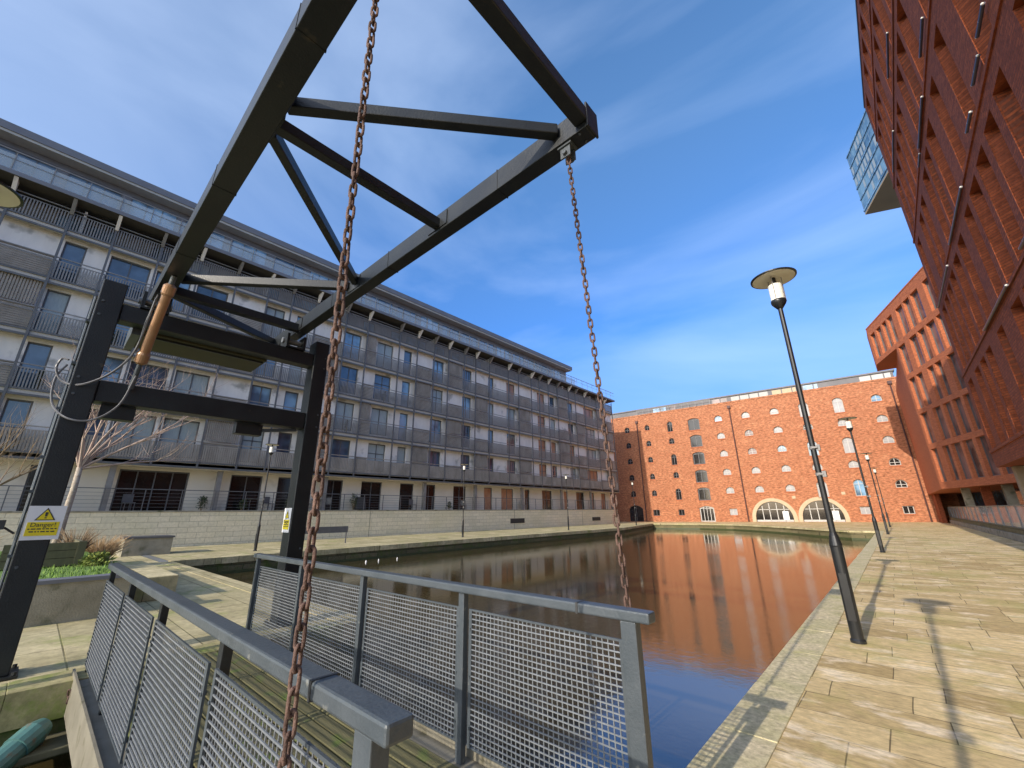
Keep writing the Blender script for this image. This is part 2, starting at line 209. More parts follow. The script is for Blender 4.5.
# ------------------------------------------------------------------ mesh helpers
class MB:
    def __init__(s): s.v = []; s.f = []; s.m = []; s.mi = 0
    def quad(s, *p):
        n = len(s.v); s.v += [tuple(q) for q in p]; s.f.append(tuple(range(n, n + len(p)))); s.m.append(s.mi); return s
    def hexa(s, p):
        n = len(s.v); s.v += [tuple(q) for q in p]
        for f in ((0, 3, 2, 1), (4, 5, 6, 7), (0, 1, 5, 4), (1, 2, 6, 5), (2, 3, 7, 6), (3, 0, 4, 7)):
            s.f.append(tuple(n + i for i in f)); s.m.append(s.mi)
        return s
    def box(s, x0, x1, y0, y1, z0, z1):
        return s.hexa([(x0, y0, z0), (x1, y0, z0), (x1, y1, z0), (x0, y1, z0), (x0, y0, z1), (x1, y0, z1), (x1, y1, z1), (x0, y1, z1)])
    def beam(s, a, b, wd, ht, up=(0, 0, 1)):
        a = Vector(a); b = Vector(b); d = (b - a).normalized(); up = Vector(up)
        if abs(d.dot(up)) > 0.99: up = Vector((0, 1, 0))
        sd = d.cross(up).normalized(); u = sd.cross(d).normalized(); sd = sd * wd / 2; u = u * ht / 2
        return s.hexa([a - sd - u, a + sd - u, a + sd + u, a - sd + u, b - sd - u, b + sd - u, b + sd + u, b - sd + u])
    def tube(s, pts, r, n=8, cap=True):
        pts = [Vector(p) for p in pts]; rs = r if isinstance(r, (list, tuple)) else [r] * len(pts)
        base = len(s.v); ref = None
        for i, p in enumerate(pts):
            d = (pts[min(i + 1, len(pts) - 1)] - pts[max(i - 1, 0)]).normalized()
            if ref is None: ref = Vector((0, 0, 1)) if abs(d.z) < 0.9 else Vector((1, 0, 0))
            a = d.cross(ref).normalized(); bb = d.cross(a).normalized(); ref = bb.cross(d).normalized() if False else ref
            for k in range(n):
                th = 2 * math.pi * k / n; s.v.append(tuple(p + (a * math.cos(th) + bb * math.sin(th)) * rs[i]))
        for i in range(len(pts) - 1):
            for k in range(n):
                k2 = (k + 1) % n; s.f.append((base + i * n + k, base + i * n + k2, base + (i + 1) * n + k2, base + (i + 1) * n + k)); s.m.append(s.mi)
        if cap:
            s.f.append(tuple(base + k for k in range(n))[::-1]); s.m.append(s.mi)
            e = base + (len(pts) - 1) * n; s.f.append(tuple(e + k for k in range(n))); s.m.append(s.mi)
        return s
    def lathe(s, c, prof, n=20):
        """prof: (r, z) from the bottom up round the vertical through c"""
        base = len(s.v)
        for r, z in prof:
            for k in range(n):
                th = 2 * math.pi * k / n; s.v.append((c[0] + r * math.cos(th), c[1] + r * math.sin(th), c[2] + z))
        for i in range(len(prof) - 1):
            for k in range(n):
                k2 = (k + 1) % n; s.f.append((base + i * n + k, base + i * n + k2, base + (i + 1) * n + k2, base + (i + 1) * n + k)); s.m.append(s.mi)
        s.f.append(tuple(base + k for k in range(n))[::-1]); s.m.append(s.mi)
        e = base + (len(prof) - 1) * n; s.f.append(tuple(e + k for k in range(n))); s.m.append(s.mi)
        return s
    def build(s, name, mats, parent=None, world=True, bevel=0, smooth=False, label=None, kind=None, weld=False):
        mesh = D.meshes.new(name)
        off = Vector((0, 0, 0))
        vs = s.v
        if parent is not None and world:
            inv = wm(parent).inverted(); vs = [tuple(inv @ Vector(v)) for v in vs]
        mesh.from_pydata(vs, [], s.f); mesh.update()
        if not isinstance(mats, (list, tuple)): mats = [mats]
        for mt in mats: mesh.materials.append(mt)
        mesh.polygons.foreach_set('material_index', s.m)
        if smooth: mesh.polygons.foreach_set('use_smooth', [True] * len(mesh.polygons))
        o = D.objects.new(name, mesh); COL.objects.link(o)
        if parent is not None: o.parent = parent
        if bevel:
            bv = o.modifiers.new('bevel', 'BEVEL'); bv.width = bevel; bv.segments = 2; bv.limit_method = 'ANGLE'; bv.angle_limit = rad(50)
        if label: o['label'] = label
        if kind: o['kind'] = kind
        return o
def wm(o):
    m = Matrix.Translation(o.location) @ o.rotation_euler.to_matrix().to_4x4()
    return (wm(o.parent) @ m) if o.parent else m
def thing(name, label, cat, loc=(0, 0, 0), rz=0, group=None):
    o = D.objects.new(name, None); COL.objects.link(o); o.location = loc; o.rotation_euler = (0, 0, rz); o.empty_display_size = 0.2
    o['label'] = label; o['category'] = cat
    if group: o['group'] = group
    return o
def tag(o, label, cat, group=None, kind=None):
    o['label'] = label; o['category'] = cat
    if group: o['group'] = group
    if kind: o['kind'] = kind
    return o
def copy_tree(o, parent=None, **kw):
    c = o.copy(); COL.objects.link(c); c.parent = parent
    for ch in list(o.children): copy_tree(ch, c)
    for k, v in kw.items():
        if k == 'loc': c.location = v
        elif k == 'rz': c.rotation_euler = (0, 0, v)
        else: c[k] = v
    return c
def B(*a): return MB().box(*a)
def recentre(o, loc):
    """put a one-mesh thing's origin at its base"""
    o.data.transform(Matrix.Translation(-Vector(loc))); o.location = loc; return o

# wall sheet with holes, T maps (u, depth, z) to xyz
def wall_holes(mb, T, u0, u1, z0, z1, holes, depth, seg=10):
    us = sorted({u0, u1, *[h[0] for h in holes], *[h[1] for h in holes]}); zs = sorted({z0, z1, *[h[2] for h in holes], *[h[3] for h in holes]})
    us = [u for u in us if u0 <= u <= u1]; zs = [z for z in zs if z0 <= z <= z1]
    for i in range(len(us) - 1):
        j = 0
        while j < len(zs) - 1:
            cu = (us[i] + us[i + 1]) / 2
            free = lambda q: not any(h[0] < cu < h[1] and h[2] < (zs[q] + zs[q + 1]) / 2 < h[3] for h in holes)
            if not free(j): j += 1; continue
            k = j
            while k + 1 < len(zs) - 1 and free(k + 1): k += 1
            mb.quad(T(us[i], 0, zs[j]), T(us[i + 1], 0, zs[j]), T(us[i + 1], 0, zs[k + 1]), T(us[i], 0, zs[k + 1])); j = k + 1
    for h in holes:
        a, bb, c, d = h[:4]; rise = h[4] if len(h) > 4 else 0
        dz = d - rise
        mb.quad(T(a, 0, c), T(a, 0, dz), T(a, depth, dz), T(a, depth, c)); mb.quad(T(bb, 0, dz), T(bb, 0, c), T(bb, depth, c), T(bb, depth, dz))
        mb.quad(T(a, depth, c), T(bb, depth, c), T(bb, 0, c), T(a, 0, c))
        if rise <= 0: mb.quad(T(a, 0, d), T(bb, 0, d), T(bb, depth, d), T(a, depth, d))
        else:
            P = arch_pts(a, bb, d, rise, seg)
            for q in range(len(P) - 1):
                (ua, za), (ub, zb) = P[q], P[q + 1]
                mb.quad(T(ua, 0, za), T(ub, 0, zb), T(ub, 0, d), T(ua, 0, d)); mb.quad(T(ua, 0, za), T(ub, 0, zb), T(ub, depth, zb), T(ua, depth, za))
def arch_pts(a, b, top, rise, seg=10):
    c = (a + b) / 2; hw = (b - a) / 2; R = (hw * hw + rise * rise) / (2 * rise); zc = top - R; th = math.asin(min(1, hw / R))
    if rise > hw: th = math.pi - th
    return [(c + R * math.sin(-th + 2 * th * i / seg), zc + R * math.cos(-th + 2 * th * i / seg)) for i in range(seg + 1)]

# ------------------------------------------------------------------ ground, water, quays
ZW = -0.65
def S(name, mb, m, **k): o = mb.build(name, m, **k); o['kind'] = 'structure'; return o
WX0, WX1 = -21.2, -1.33; PY = 3.9; CX = -6.75
g = MB(); zg = -0.012
west_edge = [(-21.2, 3.9), (-21.7, 20), (-21.8, 42), (-25.5, 57.6)]
far_edge = [(-25.5, 57.6), (-19.5, 58.3), (-15, 56.6), (-11.4, 53.2), (-8, 49.3), (-5.5, 45.6), (-3, 42.4), (-1.33, 42)]
def gq(x0, x1, y0, y1): g.quad((x0, y0, zg), (x1, y0, zg), (x1, y1, zg), (x0, y1, zg))
gq(-900, -30, -900, 900); gq(-0.99, 900, -900, 900); gq(-30, -0.99, 60, 900); gq(-30, CX - .4, -900, PY - .3); g.quad((-1.33, 42, zg), (-.99, 42, zg), (-.99, 60, zg), (-1.33, 60, zg)); gq(CX, WX1, -900, -40); g.quad((-30, 57.6, zg), (-25.5, 57.6, zg), (-25.5, 60, zg), (-30, 60, zg))
for (ax, ay), (bx, by) in zip(far_edge[:-1], far_edge[1:]): g.quad((ax, ay, zg), (bx, by, zg), (bx, 60, zg), (ax, 60, zg))
for (ax, ay), (bx, by) in zip(west_edge[:-1], west_edge[1:]): g.quad((-30, ay, zg), (ax, ay, zg), (bx, by, zg), (-30, by, zg))
S('ground', g, M_GROUND)
S('dock_water', MB().quad((-26, -41, ZW), (-1.2, -41, ZW), (-1.2, 60, ZW), (-26, 60, ZW)), M_WATER)
S('dock_bed', MB().quad((-27, -42, -3), (-1, -42, -3), (-1, 63, -3), (-27, 63, -3)), M_QUAYW)
q = MB()
q.box(WX1, WX1 + 0.36, -40, 42, -2.9, -0.26); q.box(CX - 0.45, CX, -40, PY, -2.9, -0.31); q.box(-23, CX - 0.001, PY - 0.4, PY - 0.001, -2.9, -0.22)
for (ax, ay), (bx, by) in zip(west_edge[:-1], west_edge[1:]): q.quad((ax, ay, -2.9), (bx, by, -2.9), (bx, by, -.02), (ax, ay, -.02))
S('quay_wall', q, M_QUAYW)
q = MB()
for (ax, ay), (bx, by) in zip(far_edge[:-1], far_edge[1:]): q.quad((ax, ay, -2.9), (bx, by, -2.9), (bx, by, -0.02), (ax, ay, -0.02))
M_FARQ = blockmat('far_quay_stone', (0.21, 0.175, 0.10), (0.15, 0.125, 0.07), (0.06, 0.05, 0.03), 0.9, 0.28, 0.02, tint=(0.09, 0.095, 0.035), tscale=0.7, tcon=0.15, inner=0.4)
S('far_quay_wall', q, M_FARQ)
M_ALGAE = mat('slimy_green_tide_line', (0.035, 0.045, 0.015), (0.07, 0.085, 0.03), 5, 0.5, 0, 0.5)
q = MB()
for e_ in (west_edge, far_edge):
    for (ax, ay), (bx, by) in zip(e_[:-1], e_[1:]):
        d = Vector((bx - ax, by - ay, 0)).normalized(); n_ = Vector((d.y, -d.x, 0)) * .015; q.quad(Vector((ax, ay, -.9)) + n_, Vector((bx, by, -.9)) + n_, Vector((bx, by, -.53)) + n_, Vector((ax, ay, -.53)) + n_)
q.quad((-21.2, PY + .012, -.9), (CX, PY + .012, -.9), (CX, PY + .012, -.5), (-21.2, PY + .012, -.5)); q.quad((CX + .012, -40, -.9), (CX + .012, PY, -.9), (CX + .012, PY, -.48), (CX + .012, -40, -.48))
S('tide_line', q, M_ALGAE)
# paved surfaces
S('promenade', MB().quad((-0.985, -40, 0), (14, -40, 0), (14, 72, 0), (-0.985, 72, 0)), M_FLAG)
fq = MB(); fq.quad((-36, 60, -.004), (-.985, 60, -.004), (-.985, 72, -.004), (-36, 72, -.004))
for (ax, ay), (bx, by) in zip(far_edge[:-1], far_edge[1:]): fq.quad((ax, ay + .36, -.004), (bx, by + .36, -.004), (bx, 60, -.004), (ax, 60, -.004))
fq.quad((-1.33, 42.3, -.004), (-.985, 42.3, -.004), (-.985, 60, -.004), (-1.33, 60, -.004)); fq.quad((-31.4, 57.6, -.004), (-25.5, 57.9, -.004), (-25.5, 60, -.004), (-31.4, 60, -.004))
S('far_quay_paving', fq, M_FLAG)
S('near_pier_paving', MB().quad((-31.2, -40, 0), (CX - 0.42, -40, 0), (CX - 0.42, PY - 0.35, 0), (-31.2, PY - 0.35, 0)), M_PIER)
wq = MB()
for (ax, ay), (bx, by) in zip(west_edge[:-1], west_edge[1:]): wq.quad((-31.4, ay, 0), (ax - .4, ay, 0), (bx - .4, by, 0), (-31.4, by, 0))
S('west_quay_paving', wq, M_PIER)
# copings as real stones with joints
def coping(name, x0, x1, y0, y1, z, along, step, mt, th=0.27):
    c = MB(); random.seed(3); p = y0 if along == 'y' else x0; e = y1 if along == 'y' else x1
    while p < e - 0.05:
        st = min(step * random.uniform(0.8, 1.2), e - p); jz = random.uniform(-0.002, 0.002); jx = random.uniform(-0.008, 0.008)
        if along == 'y': c.box(x0 + jx, x1 + jx * 0.3, p + 0.0015, p + st - 0.0015, z - th, z + jz)
        else: c.box(p + 0.0015, p + st - 0.0015, y0 + jx * 0.3, y1 + jx, z - th, z + jz)
        p += st
    o = S(name, c, mt, bevel=0.005); return o
coping('dockside_coping', -1.37, -0.985, -12, 42.2, 0.008, 'y', 1.25, M_COPE)
coping('pier_channel_coping', CX - 0.42, CX + 0.04, -12, PY - 0.35, 0.008, 'y', 1.3, M_MOSSY, 0.32)
coping('pier_basin_coping', -21.1, CX + 0.04, PY - 0.35, PY + 0.04, 0.008, 'x', 1.4, M_PIER, 0.24)
q = MB(); random.seed(6)
for (ax, ay), (bx, by) in zip(west_edge[:-1], west_edge[1:]):
    d = Vector((bx - ax, by - ay, 0)); n = int(d.length / 1.4); nn = Vector((-d.y, d.x, 0)).normalized() * .18
    for i in range(n):
        a = Vector((ax, ay, -.11)) + d * (i / n) + nn; e_ = Vector((ax, ay, -.11)) + d * ((i + .99) / n) + nn; q.beam(a, e_, .44, .24 + random.uniform(-.006, .008))
S('west_quay_coping', q, M_PIER)
q = MB()
for (ax, ay), (bx, by) in zip(far_edge[:-1], far_edge[1:]):
    q.beam((ax, ay + 0.15, -0.06), (bx, by + 0.15, -0.06), 0.42, 0.14)
S('far_quay_coping', q, M_PIER)

# ------------------------------------------------------------------ apartment block on the left
XF = -28.0; YA, YB, YR = -13.0, 53.4, 43.0
FL = [1.9, 4.45, 7.2, 9.95, 12.7, 15.45]
ap = thing('apartment_block', 'long grey apartment block with balconies above the pale stone wall', 'building', (-29, 20, 0))
YPOST = [-11.5, -9.6, -7.7, -5.9, -4.0, -2.05, -0.37, 1.55, 3.4, 5.35, 7.2, 8.7, 10.4, 12.6, 14.4, 17.3, 19.1, 20.9, 22.55, 24.5, 26.0, 27.9, 30.75, 32.4, 34.6, 36.05, 37.8, 39.65, 42.05, 43.6, 45.75, 48.8, 50.9, 53.2]
COLS = [(-11.3, -9.8, 'W'), (-9.5, -7.8, 'P'), (-7.6, -6.0, 'W'), (-5.8, -4.15, 'W'), (-4.0, -2.05, 'P'), (-1.95, -1.15, 'D'), (-0.25, 1.4, 'W'), (1.65, 3.25, 'W'), (3.55, 5.15, 'W'), (5.35, 7.2, 'P'), (7.35, 8.5, 'W'),
        (9.3, 10.15, 'D'), (10.4, 12.6, 'P'), (12.8, 14.15, 'W'), (14.4, 15.4, 'P'), (15.55, 17.0, 'W'), (18.05, 18.85, 'D'), (19.1, 20.9, 'P'), (21.05, 22.35, 'W'), (22.55, 24.5, 'P'), (24.65, 25.8, 'W'), (26.0, 27.9, 'P'),
        (28.1, 28.9, 'D'), (30.85, 32.2, 'W'), (32.4, 34.6, 'P'), (36.1, 37.5, 'W'), (38.5, 39.5, 'D'), (39.65, 42.05, 'P'), (42.2, 43.4, 'W'), (43.6, 45.75, 'P'), (46.0, 48.6, 'W'), (48.8, 50.9, 'P'), (50.9, 53.2, 'P')]
XW = XF - 0.32
TA = lambda u, d, z: (XW - d, u, z)
holes = []
for f in range(1, 5):
    z = FL[f]
    for (a, b_, k) in COLS:
        if k == 'W': holes.append((a, b_, z + 0.25, z + 2.32))
        if k == 'D': holes.append((a, b_, z + 0.1, z + 2.32))
wl = MB(); wall_holes(wl, TA, YA, YB, 4.3, 15.45, holes, 0.22)
wl.box(XW - 14, XW - 0.4, YA, YB - 0.002, 4.3, 15.4); wl.box(XW - 14, XW - 1.2, YA, YB - 0.002, 0, 4.29); wl.quad((XW, YB, 4.3), (XW - 14, YB, 4.3), (XW - 14, YB, 15.45), (XW, YB, 15.45))
wl.build('wall', M_RENDER, ap)
def window(T, a, b_, z0, z1, parent, name='window', fr=M_DKFR, gl=M_GLASS, dep=0.16, mull=1, fw=0.07, trans=None):
    w_ = MB()
    def bx(ua, ub, za, zb, d0, d1):
        w_.hexa([T(ua, d1, za), T(ub, d1, za), T(ub, d0, za), T(ua, d0, za), T(ua, d1, zb), T(ub, d1, zb), T(ub, d0, zb), T(ua, d0, zb)])
    bx(a, a + fw, z0, z1, dep, dep - 0.06); bx(b_ - fw, b_, z0, z1, dep, dep - 0.06); bx(a + fw, b_ - fw, z0, z0 + fw, dep, dep - 0.06); bx(a + fw, b_ - fw, z1 - fw, z1, dep, dep - 0.06)
    for i in range(1, mull + 1):
        u = a + (b_ - a) * i / (mull + 1); bx(u - fw * 0.4, u + fw * 0.4, z0 + fw, z1 - fw, dep - 0.003, dep - 0.05)
    if trans: bx(a + fw, b_ - fw, trans, trans + 0.05, dep - 0.003, dep - 0.05)
    o = w_.build(name, fr, parent)
    MB().quad(T(a + fw * .5, dep - 0.015, z0 + fw * .5), T(b_ - fw * .5, dep - 0.015, z0 + fw * .5), T(b_ - fw * .5, dep - 0.015, z1 - fw * .5), T(a + fw * .5, dep - 0.015, z1 - fw * .5)).build('pane', gl, o)
    return o
random.seed(11)
for f in range(1, 5):
    z = FL[f]
    for ci, (a, b_, k) in enumerate(COLS):
        far = a > 28
        gl = random.choice([M_GLASS, M_GLASSB, M_GLASSB, M_CURT] if not far else [M_GLASS, M_CURT, M_CURTR, M_CURTR])
        if f == 1 and not far: gl = random.choice([M_GLASS, M_GLASS, M_CURT])
        if k == 'W': window(TA, a, b_, z + 0.25, z + 2.32, ap, gl=gl, mull=2 if b_ - a > 2 else 1, trans=z + 1.55 if random.random() < .3 else None)
        if k == 'D': window(TA, a, b_, z + 0.1, z + 2.32, ap, 'balcony_door', gl=gl, mull=0)
        if k == 'P':  # louvre panels
            lp = MB(); alt = (ci // 2 + f) % 2
            lo, hi = z + 0.02, z + 1.2
            n = 11
            for i in range(n):
                zz = lo + (hi - lo) * i / n; lp.hexa([(XF - .08, a + .06, zz), (XF - .02, a + .06, zz - .02), (XF - .02, b_ - .06, zz - .02), (XF - .08, b_ - .06, zz), (XF - .08, a + .06, zz + .08), (XF - .02, a + .06, zz + .06), (XF - .02, b_ - .06, zz + .06), (XF - .08, b_ - .06, zz + .08)])
            if alt:
                nb = int((b_ - a - .12) / 0.1)
                for i in range(nb):
                    y = a + .08 + (b_ - a - .16) * i / nb; lp.box(XF - .09, XF - .04, y, y + .066, z + 1.27, z + 2.5)
            lp.build('louvre_panel', M_LOUV, ap)
# pale jambs and slab edges
sl_ = MB()
for f in range(1, 6):
    sl_.box(XW + 0.002, XF + 0.02, YA, YB - 0.05, FL[f] - 0.24, FL[f] - 0.03)
sl_.build('floor_edge', M_FEDGE, ap)
fr = MB()
for y in YPOST:
    fr.box(XF + 0.022, XF + 0.10, y - 0.045, y + 0.045, 4.2, 16.9)
for f in range(1, 6):
    fr.box(XF + 0.024, XF + 0.08, YA, YB - 0.06, FL[f] - 0.30, FL[f] - 0.20); fr.box(XF + 0.024, XF + 0.07, YA, YB - 0.06, FL[f] - 0.03, FL[f] + 0.05)
fr.build('steel_frame', M_DKFR, ap)
# balustrades: one continuous run per storey, bars in front of windows, boarded on the first floor
for f in range(1, 6):
    bl = MB(); z = FL[f]; top = z + 1.12
    bl.box(XF + 0.03, XF + 0.075, YA, YB - .1, top, top + 0.05); bl.box(XF + 0.03, XF + 0.06, YA, YB - .1, top - 0.17, top - 0.13)
    y = YA
    while y < YB - 0.1:
        inP = any(k == 'P' and a - .05 < y < b_ + .05 for a, b_, k in COLS) and 1 < f < 5
        if not inP: bl.box(XF + 0.035, XF + 0.058, y, y + (0.078 if f == 1 else 0.050), z + 0.06, top - 0.17)
        y += 0.105
    bl.build('balustrade', M_BARS if f > 1 else M_LOUV, ap)
b1 = MB(); b1.box(XF - 0.02, XF + 0.02, YA, YB - .1, 4.22, 4.40)
b1.build('first_floor_fascia', M_LOUV, ap)
# fifth floor: set back wall with glazing under a deep projecting terrace
T5 = lambda u, d, z: (XW - 0.9 - d, u, z)
h5 = []; y = YA + 0.4
random.seed(5)
while y < YB - 2.5:
    ww = random.choice([1.0, 1.7, 2.2]); h5.append((y, y + ww, 15.6, 16.85)); y += ww + random.choice([0.5, 0.9, 1.6])
w5 = MB(); wall_holes(w5, T5, YA, YB, 15.45, 17.1, h5, 0.15); w5.quad((XW, YA, 15.452), (XW, YB, 15.452), (XW - 1.2, YB, 15.452), (XW - 1.2, YA, 15.452)); w5.build('upper_wall', M_LOUV, ap)
for h in h5: window(T5, *h, ap, 'upper_window', gl=random.choice([M_GLASSB, M_CURT, M_GLASSB, M_GLASS]), mull=1 if h[1] - h[0] > 1.2 else 0, dep=0.1, fw=0.05)
rf = MB(); rf.box(XW - 14, XF + 0.75, YA, YB - 0.3, 16.95, 17.16); rf.build('terrace_slab', M_ROOF, ap)
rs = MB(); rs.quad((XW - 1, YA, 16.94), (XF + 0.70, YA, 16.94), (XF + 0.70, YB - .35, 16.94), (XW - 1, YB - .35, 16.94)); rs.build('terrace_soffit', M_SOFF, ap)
i = 0
for y in YPOST:
    if y < YB - 1:
        bk = MB(); bk.hexa([(XF + 0.10, y - .07, 16.3), (XF + 0.16, y - .07, 16.3), (XF + 0.16, y + .07, 16.3), (XF + 0.10, y + .07, 16.3), (XF + .1, y - .07, 16.93), (XF + 0.68, y - .07, 16.93), (XF + 0.68, y + .07, 16.93), (XF + .1, y + .07, 16.93)])
        bk.build('bracket', M_RENDER if i % 2 == 0 else M_BARS, ap)
    i += 1
# party screens on terrace, pale
for y in (-1.6, 7.2, 12.6, 20.9, 27.9, 34.6, 41.0, 47.5):
    MB().box(XW - 0.85, XF + 0.0, y - .05, y + .05, 15.46, 16.8).build('party_screen', M_RENDER, ap)
# penthouse storey and roof
T6 = lambda u, d, z: (XF - 0.75 - d, u, z)
h6 = [(y, y + 2.1, 17.3, 19.15) for y in [YA + 0.3 + 2.5 * i for i in range(22)] if y + 2.3 < YR]
w6 = MB(); wall_holes(w6, T6, YA, YR, 17.16, 19.5, h6, 0.12); w6.quad((XF - .75, YR, 17.16), (XF - 12, YR, 17.16), (XF - 12, YR, 19.5), (XF - .75, YR, 19.5)); w6.build('penthouse_wall', M_ROOF, ap)
for h in h6: window(T6, *h, ap, 'penthouse_window', gl=M_GLASSB if random.random() < .35 else M_GLASS, mull=2, dep=0.08, fw=0.05)
rf = MB(); rf.box(XF - 13, XF + 0.02, YA, YR + 0.4, 19.58, 19.98)
rf.mi = 1; rf.box(XF - 13, XF - 0.03, YA, YR + 0.35, 19.44, 19.577)
rf.build('roof', [M_ROOF, M_WHFR], ap)
rl = MB(); rl.box(XF + 0.66, XF + 0.70, YA, YB - .4, 18.16, 18.21); rl.box(XF + 0.67, XF + 0.69, YA, YB - .4, 17.75, 17.77)
y = YA
while y < YB - .4: rl.box(XF + 0.66, XF + 0.69, y, y + .03, 17.16, 18.16); y += 1.25
rl.build('terrace_rail', M_BARS, ap)
gp = MB(); gp.box(XF + 0.64, XF + 0.65, YA, YR, 17.2, 18.0)
m, t, b = newmat('clear_grey_glass'); M_CLEAR = m; b.inputs['Base Color'].default_value = (0.55, 0.62, 0.66, 1); b.inputs['Roughness'].default_value = 0.05; b.inputs['Alpha'].default_value = 0.35
gp.build('terrace_glass', M_CLEAR, ap)
# ground floor, set back behind the terrace
XG = XF - 0.9; TG = lambda u, d, z: (XG - d, u, z)
GC = [(-11, -9, 'W'), (-7.5, -5.5, 'W'), (-4.2, -2.2, 'W'), (-0.6, 0.4, 'D'), (2.4, 5.3, 'W'), (7.3, 9.0, 'W'), (9.9, 10.8, 'D'), (12.9, 14.2, 'W'), (15.6, 17.3, 'W'), (18.9, 20.2, 'D'), (21.1, 22.4, 'W'), (24.4, 25.9, 'W'), (28.2, 29.3, 'D'), (30.6, 32.4, 'W'), (34.2, 35, 'D'), (37.2, 39.0, 'W'), (41.4, 42.2, 'D'), (44.0, 45.8, 'W'), (47.2, 48.2, 'W'), (50, 51.2, 'W')]
hg = [(a, b_, 1.9, 4.0) for a, b_, k in GC]
wg = MB(); wall_holes(wg, TG, YA, YB - 1, 1.7, 4.22, hg, 0.2); wg.quad((XG, YB - 1, 0), (XG - 10, YB - 1, 0), (XG - 10, YB - 1, 4.3), (XG, YB - 1, 4.3)); wg.build('ground_floor_wall', M_CREAM, ap)
sf = MB(); sf.box(XG - .3, XF - 0.021, YA, YB - .1, 4.12, 4.205); sf.build('ground_floor_soffit', M_CREAM, ap)
for h, (a, b_, k) in zip(hg, GC):
    window(TG, *h, ap, 'patio_door', gl=(M_CURTR if a > 24 and random.random() < .6 else M_GLASSD), mull=0 if k == 'D' else (3 if b_ - a > 2.2 else 1), dep=0.15, fw=0.07)
for y in (2.1, 6.6, 13.6 - .9, 20.9, 26.6, 33.2, 40.2, 46.6, 52):
    MB().box(XG + 0.35, XG + 0.6, y - .12, y + .12, 1.95, 4.12).build('column', M_BARS, ap)

# stone wall with terrace
rw = thing('stone_boundary_wall', 'long pale stone block wall below the grey apartment balconies', 'wall', (XF, 20, 0))
o = MB().box(XF - 1.3, XF, YA - 3, 52.4, 0.0, 1.88).build('blockwork', M_STONEW, rw)
MB().box(XF - 1.32, XF + 0.03, YA - 3, 52.43, 1.883, 1.96).build('coping', M_CONC, rw, bevel=0.01)
for a, b_, c, d in ((30.9, 33.0, 0.68, 1.12), (45.9, 47.8, 0.62, 1.03)):
    v = MB()
    v.box(XF + 0.002, XF + 0.03, a, b_, c, d)
    for i in range(7): v.box(XF + 0.032, XF + 0.05, a + .05, b_ - .05, c + .04 + i * (d - c - .08) / 7, c + .07 + i * (d - c - .08) / 7)
    v.build('vent_grille', M_SOFF, rw)
for y in (16, 31.5, 43.7):
    MB().box(XF + 0.002, XF + 0.02, y - .015, y + .015, 0.02, 1.87).build('movement_joint', M_CONC, rw)
tr = thing('terrace_railing', 'thin grey metal railing along the top of the pale stone wall', 'railing', (XF - .1, 20, 1.96))
MB().box(XF - 0.12, XF - 0.07, YA, 52.3, 2.98, 3.02).build('top_rail', M_DKFR, tr)
r_ = MB()
for k in range(5): r_.box(XF - 0.10, XF - 0.088, YA, 52.3, 2.12 + k * .17, 2.132 + k * .17)
r_.build('wire', M_DKFR, tr)
y = YA
while y < 52.3: MB().box(XF - 0.12, XF - 0.08, y - .02, y + .02, 1.96, 2.98).build('post', M_DKFR, tr); y += 1.5

K = 1.118
def push(o):
    l = Vector(o.location); c = Vector((0, 0, 1.6)); o.location = c + (l - c) * K; o.scale = (K, K, K)
for o in (ap, rw, tr): push(o)
# patio furniture and plants seen through the railing
def leafy(name, label, c, r, h, n, mt, seed, stem=M_BROWNTW, group=None, size=0.07, droop=False):
    random.seed(seed); rt = thing(name, label, 'plant', c, 0, group)
    lf = MB()
    for i in range(n):
        th = random.uniform(0, 6.283); rr = r * math.sqrt(random.random()); zz = h * (0.15 + 0.85 * random.random() ** 0.8)
        rr *= (1 - 0.5 * (zz / h)) * random.uniform(.6, 1.15)
        p = Vector((rr * math.cos(th), rr * math.sin(th), zz)); d = Vector((random.uniform(-1, 1), random.uniform(-1, 1), random.uniform(-.4, 1))).normalized(); e = d.cross(Vector((random.random(), random.random(), random.random() + .1))).normalized()
        s_ = size * random.uniform(.6, 1.4); lf.quad(p, p + d * s_ + e * s_ * .4, p + d * s_ * 2, p + d * s_ - e * s_ * .4)
    lf.build('foliage', mt, rt, world=False)
    st = MB()
    for i in range(7):
        th = i * 0.9; st.tube([(0.02 * math.cos(th), .02 * math.sin(th), 0), (r * .5 * math.cos(th), r * .5 * math.sin(th), h * .75)], [.014, .006], 5)
    st.build('stem', stem, rt, world=False)
    return rt
plants = [(6.05, 0.35, 0.8), (8.0, 0.3, 0.6), (10.6, 0.35, 0.75), (14.9, 0.4, 1.2), (23.6, .3, .7)]
LBL = ['dark pot plant behind the terrace railing left of the first lamp', 'low dark shrub behind the terrace railing near the first lamp', 'dark pot plant by the narrow door behind the railing', 'tall dark shrub on the terrace right of the rusty chain', 'small dark shrub on the terrace left of the second lamp']
for i, (y, r, h) in enumerate(plants): leafy('terrace_shrub', LBL[i], ((XF - 0.45) * K, y * K, 2.005), r, h, 260, M_DKLEAF, 40 + i, group='shrubs on the apartment terrace')
def patio_chair():
    c = thing('patio_chair', 'dark patio chair behind the railing left of the bridge post', 'chair', ((XF - .5) * K, 9.4 * K, 2.005), 0.4, 'chairs on the apartment terrace')
    MB().box(-.24, .24, -.24, .24, .42, .46).build('seat', M_DKFR, c, world=False); MB().box(-.24, -.2, -.24, .24, .47, .9).build('backrest', M_DKFR, c, world=False)
    for sx in (-.22, .2):
        for sy in (-.22, .2): MB().box(sx, sx + .03, sy, sy + .03, 0, .418).build('leg', M_DKFR, c, world=False)
    return c
pc = patio_chair()
